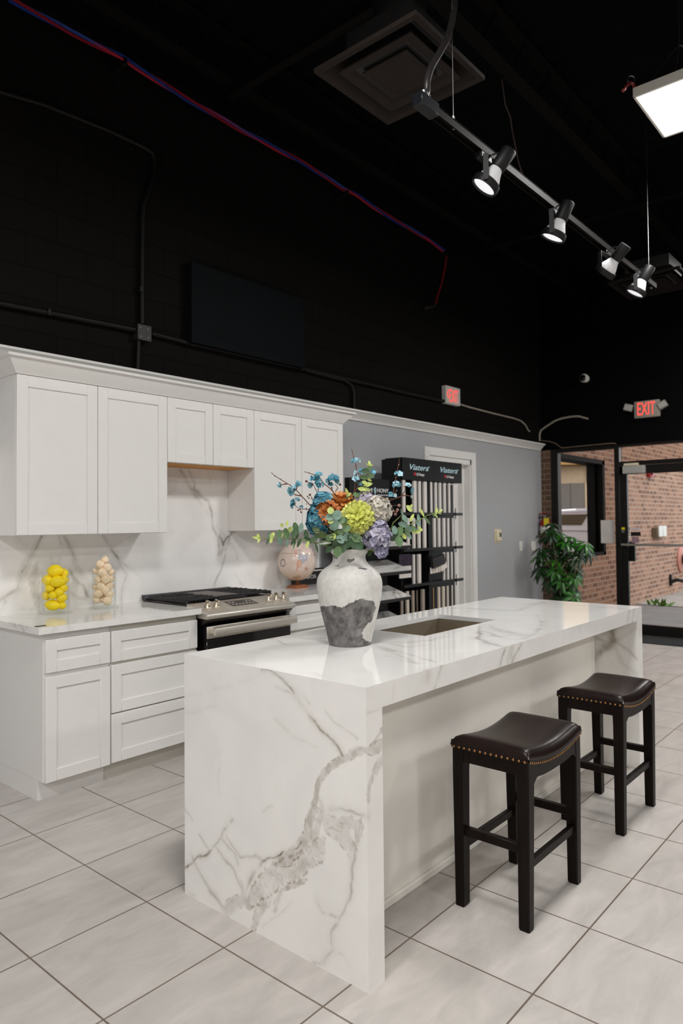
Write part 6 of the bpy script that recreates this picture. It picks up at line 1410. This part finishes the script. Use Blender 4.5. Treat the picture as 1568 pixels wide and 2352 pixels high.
# ================================================================= OUTDOORS
EXB = brick_mat('pink_brown_brick', (182, 136, 110), (122, 86, 70), (192, 164, 144), .21, .079, .011, .9, .5, (0, 0, .02), 'xz', .5, -.1, ((1, 1, 1), 3.0, .82))
BYW = 4.12; xo = P(1388, 1160, 'y', BYW).x; zo = P(1388, 1274, 'y', BYW).z; zq = P(1388, 1058, 'y', BYW).z
struct(MB().box(FX + .3, 30, BYW, BYW + .26, -.05, zo).box(xo, 30, BYW, BYW + .26, zo, zq).box(FX + .3, 30, BYW, BYW + .26, zq, 6.5), 'wall_outside', EXB, 'pinkish brown brick wall outside the glass door', 'wall')
w3 = thing('window_3', 'dark framed opening in the outside brick wall with a parked van beyond', 'window', ((FX + .4 + xo) / 2, BYW, zo), kind='structure')
DKF = M('dark_opening_frame', (9, 8, 7), .6, spec=.1)
MB().box(xo - .09, xo - .002, BYW - .012, BYW + .25, zo + .002, zq - .002).box(FX + .31, xo, BYW - .012, BYW + .25, zq - .07, zq - .002).box(FX + .31, xo, BYW - .012, BYW + .25, zo, zo + .05).build('window_frame', DKF, w3, smooth=False)
MB().box(xo - .15, xo - .09, BYW + .1, BYW + .16, zo + .05, zq - .07).build('inner_frame', DKF, w3, smooth=False)
CONC = M('pavement_concrete', (168, 160, 152), .9, var=.1, vscale=3, bump=.3, bscale=80)
XJ = P(1505, 1391, 'z', -.02).x
struct(MB().box(FX + .3, XJ - .012, -8, BYW, -.25, -.02), 'ground_pavement', M('near_concrete', (134, 128, 124), .9, var=.1, vscale=3, bump=.3, bscale=80), 'grey concrete pavement slab right outside the door', 'pavement')
struct(MB().box(XJ + .012, 30, -8, BYW, -.25, -.01), 'ground_pavement_far', CONC, 'lighter concrete pavement slab farther from the door', 'pavement')
struct(MB().box(FX + .25, 120, -60, 120, -.4, -.26), 'ground_lot', M('asphalt', (96, 96, 98), .95, var=.15), 'asphalt parking lot', 'ground')
a = P(1506, 1391, 'z', -.02)
wd = thing('weed', 'small green weed growing in the pavement joint outside the door', 'weed', tuple(a)); mb = MB()
for k in range(16):
    d = Vector((rn.uniform(-1, 1), rn.uniform(-1, 1), rn.uniform(.6, 1.6))); b0 = a + Vector((rn.uniform(-.05, .05), rn.uniform(-.22, .12), 0)); mb.leaf(b0, d, Vector((-1, 0, .6)), rn.uniform(.08, .17), .045, .1, .3)
mb.build('leaves', M('weed_leaf', (96, 140, 50), .5, var=.2), wd)
# things on the brick wall
def onw(u, v): return P(u, v, 'y', BYW)
a, b = onw(1483, 1060), onw(1494, 1097)
bl = thing('fire_alarm', 'red alarm box high on the outside brick wall', 'alarm', (a.x, BYW, b.z))
MB().box(a.x, b.x, BYW - .07, BYW, b.z, a.z, .01).build('housing', M('alarm_red', (168, 30, 40), .4), bl); MB().box(a.x + .04, a.x + .1, BYW - .10, BYW - .07, b.z + .03, b.z + .2, .01).build('horn', M('alarm_red_dark', (120, 22, 30), .4), bl)
a, b = onw(1496, 1212), onw(1515, 1233)
bl = thing('outdoor_outlet', 'white twin cover outlet box on the outside brick wall', 'outlet', (a.x, BYW, b.z))
MB().box(a.x, b.x, BYW - .10, BYW, b.z, a.z, .01).build('back_box', M('box_tan', (126, 114, 90), .6), bl)
for k in (0, 1):
    w_ = (b.x - a.x) / 2; MB().box(a.x + w_ * k + .01, a.x + w_ * (k + 1) - .01, BYW - .13, BYW - .10, b.z + .01, a.z + .03, .008).build('cover', WHITEPL, bl)
c_ = onw(1562, 1284)
bl = thing('hose_connection', 'black capped hose connection on a pink wall flange', 'pipe fitting', tuple(c_))
Rw = Matrix.Translation(c_) @ Matrix.Rotation(PI / 2, 4, 'X')
MB().lathe([(0, 0), (.26, 0), (.26, .03), (.1, .05), (0, .05)], n=32, mat=Rw).build('flange', M('pink_flange', (206, 140, 124), .6), bl)
MB().lathe([(.10, .04), (.10, .22), (.14, .22), (.14, .36), (.06, .40), (0, .40)], n=28, mat=Rw).build('cap', BLACKM, bl)
a = onw(1537, 1338)
bl = thing('wall_tap', 'small black tap low on the outside brick wall', 'tap', tuple(a))
MB().tube([a, a + Vector((0, -.14, .06)), a + Vector((.05, -.28, .03)), a + Vector((.08, -.30, -.06))], .035, 10).build('spout', BLACKM, bl); MB().box(a.x - .03, a.x + .05, BYW - .05, BYW, a.z - .06, a.z + .16, .01).build('back_plate', BLACKM, bl)

# parked van and building beyond the opening
Hx = Vector((RT.x, RT.y, 0)).normalized(); Hy = Vector((FW.x, FW.y, 0)).normalized()
def frame_at(u, depth, z=-.26):
    p_ = D(u, 1180, depth); m_ = Matrix((Hx, Hy, Vector((0, 0, 1)))).transposed().to_4x4(); m_.translation = (p_.x, p_.y, z); return m_
VDp = 19.0; vm = frame_at(1285, VDp); s_ = VDp / FOC
zz2 = lambda v: CAM_H + (CY + 32 - v) * s_ * 1.0 + .26
van = thing('parked_van', 'white van with a slanted tinted rear window seen through the opening', 'van', tuple(vm.translation))
VW = M('van_paint', (226, 230, 240), .2, var=.01, coat=.5)
def vxz(u, v): return ((u - 1285) * s_, D(u, v, VDp).z + .26)
prof = [vxz(*p) for p in ((1262, 1272), (1264, 1200), (1287, 1180), (1289, 1174), (1325, 1171), (1400, 1170), (1470, 1196), (1530, 1212), (1540, 1272))]
mb = MB().prism(prof, 'y', 0, 1.9, .04); bmesh.ops.transform(mb.bm, matrix=vm, verts=mb.bm.verts); mb.build('body', VW, van, angle=30)
def vpart(nm, pts, y0, y1, mt):
    mb = MB().prism([vxz(*p) for p in pts], 'y', y0, y1); bmesh.ops.transform(mb.bm, matrix=vm, verts=mb.bm.verts); return mb.build(nm, mt, van, smooth=False)
TG = M('van_tinted_glass', (96, 88, 74), .1)
vpart('side_window', ((1284, 1206), (1289, 1182), (1350, 1181), (1334, 1206)), -.012, .05, TG)
vpart('side_window', ((1366, 1206), (1378, 1181), (1420, 1181), (1440, 1206)), -.012, .05, TG)
vpart('roof_rail', ((1287, 1178), (1287, 1174), (1357, 1170), (1357, 1174)), -.02, .06, VW)
vpart('roof_spoiler', ((1324, 1172), (1326, 1168), (1400, 1167), (1400, 1172)), .1, 1.7, VW)
vpart('trim_strip', ((1284, 1219), (1284, 1217.6), (1500, 1222), (1500, 1223.5)), -.015, .02, GREYPL)
vpart('tail_light', ((1282, 1223), (1282, 1214), (1290, 1215), (1290, 1221)), -.02, .03, M('tail_light_red', (196, 120, 118), .3))
for u in (1322, 1490):
    x_, z_ = vxz(u, 1262); mt_ = vm @ Matrix.Translation((x_, -.01, .34)) @ Matrix.Rotation(PI / 2, 4, 'X')
    wh = MB().lathe([(0, -.2), (.34, -.2), (.36, -.17), (.36, .0), (.34, .02), (.22, .02), (0, .01)], n=36, mat=mt_).build('wheel', M('tyre', (24, 24, 25), .8) if u == 1322 else bpy.data.materials['tyre'], van)
    MB().lathe([(0, .015), (.2, .022), (.21, .01)], n=30, mat=mt_).build('hub', GALV, wh)
BD = 32.0; bmx = frame_at(1285, BD); bs = BD / FOC
def bxz(u, v): return ((u - 1285) * bs, D(u, v, BD).z + .26)
bd_ = thing('beige_building', 'beige building with a tan fascia across the parking lot', 'building', tuple(bmx.translation))
def bpart(nm, pts, y0, y1, mt):
    mb = MB().prism([bxz(*p) for p in pts], 'y', y0, y1); bmesh.ops.transform(mb.bm, matrix=bmx, verts=mb.bm.verts); return mb.build(nm, mt, bd_, smooth=False)
bpart('wall', ((1100, 1285), (1100, 1070), (1348, 1070), (1348, 1285)), 0, 8, M('beige_stucco', (206, 188, 160), .9, var=.04))
bpart('fascia', ((1100, 1073), (1100, 1000), (1350, 1000), (1350, 1068)), -.6, 8, M('tan_fascia', (196, 160, 104), .8, var=.06))
bpart('corner_column', ((1348, 1285), (1348, 1000), (1366, 1000), (1366, 1285)), -.1, .8, M('grey_column', (176, 168, 158), .8))
wn = bpart('window', ((1284, 1172), (1284, 1111), (1343, 1109), (1343, 1172)), -.05, .02, M('far_window_glass', (134, 132, 128), .25))
bpart('window_trim', ((1343, 1172), (1343, 1109), (1347, 1109), (1347, 1172)), -.08, .02, M('far_trim', (226, 206, 172), .7))
bpart('window_mullion', ((1309, 1172), (1309, 1110), (1310, 1110), (1310, 1172)), -.07, .02, M('far_mullion', (110, 108, 106), .5))

# =================================================================== LIGHT
def area(x, y, z, w_, power, col=(1, .984, .963), sy=None):
    l = bpy.data.lights.new('panel_light', 'AREA'); l.shape = 'RECTANGLE'; l.size = w_; l.size_y = sy or w_; l.energy = power; l.color = col
    o = bpy.data.objects.new('panel_light', l); C.objects.link(o); o.location = (x, y, z); return o
LIGHTS = [(-5.4, -4.2, 66), (-5.4, -1.5, 60), (-5.4, 1.0, 74), (-2.3, -4.2, 74), (-2.3, -1.5, 66), (-2.3, 1.0, 100), (1.2, -4.2, 70), (1.2, -1.5, 10), (1.2, 1.0, 64), (4.75, -4.2, 52), (4.75, -1.5, 18), (7.9, -4.2, 54), (7.9, -1.5, 54), (7.9, 1.0, 52)]
for lx, ly_, lpw in LIGHTS: area(lx, ly_, 3.93, .6, lpw)
area(a_led[0], a_led[1], LZ - .003, a_led[2], 72)
wd_ = bpy.data.worlds.new('overcast_sky'); bpy.context.scene.world = wd_; wd_.use_nodes = True
bg = wd_.node_tree.nodes['Background']; bg.inputs['Color'].default_value = (*lin((236, 240, 245)), 1); bg.inputs['Strength'].default_value = 3.4
sc = bpy.context.scene
sc.view_settings.view_transform = 'Standard'; sc.view_settings.look = 'None'; sc.view_settings.gamma = 1; sc.view_settings.exposure = 0; sc.view_settings.use_curve_mapping = False
sc.cycles.use_denoising = True
sc.cycles.max_bounces = 8; sc.cycles.transparent_max_bounces = 16; sc.cycles.diffuse_bounces = 4; sc.cycles.glossy_bounces = 4; sc.cycles.caustics_reflective = False; sc.cycles.caustics_refractive = False
for o in bpy.data.objects:
    if '_w' in o: del o['_w']
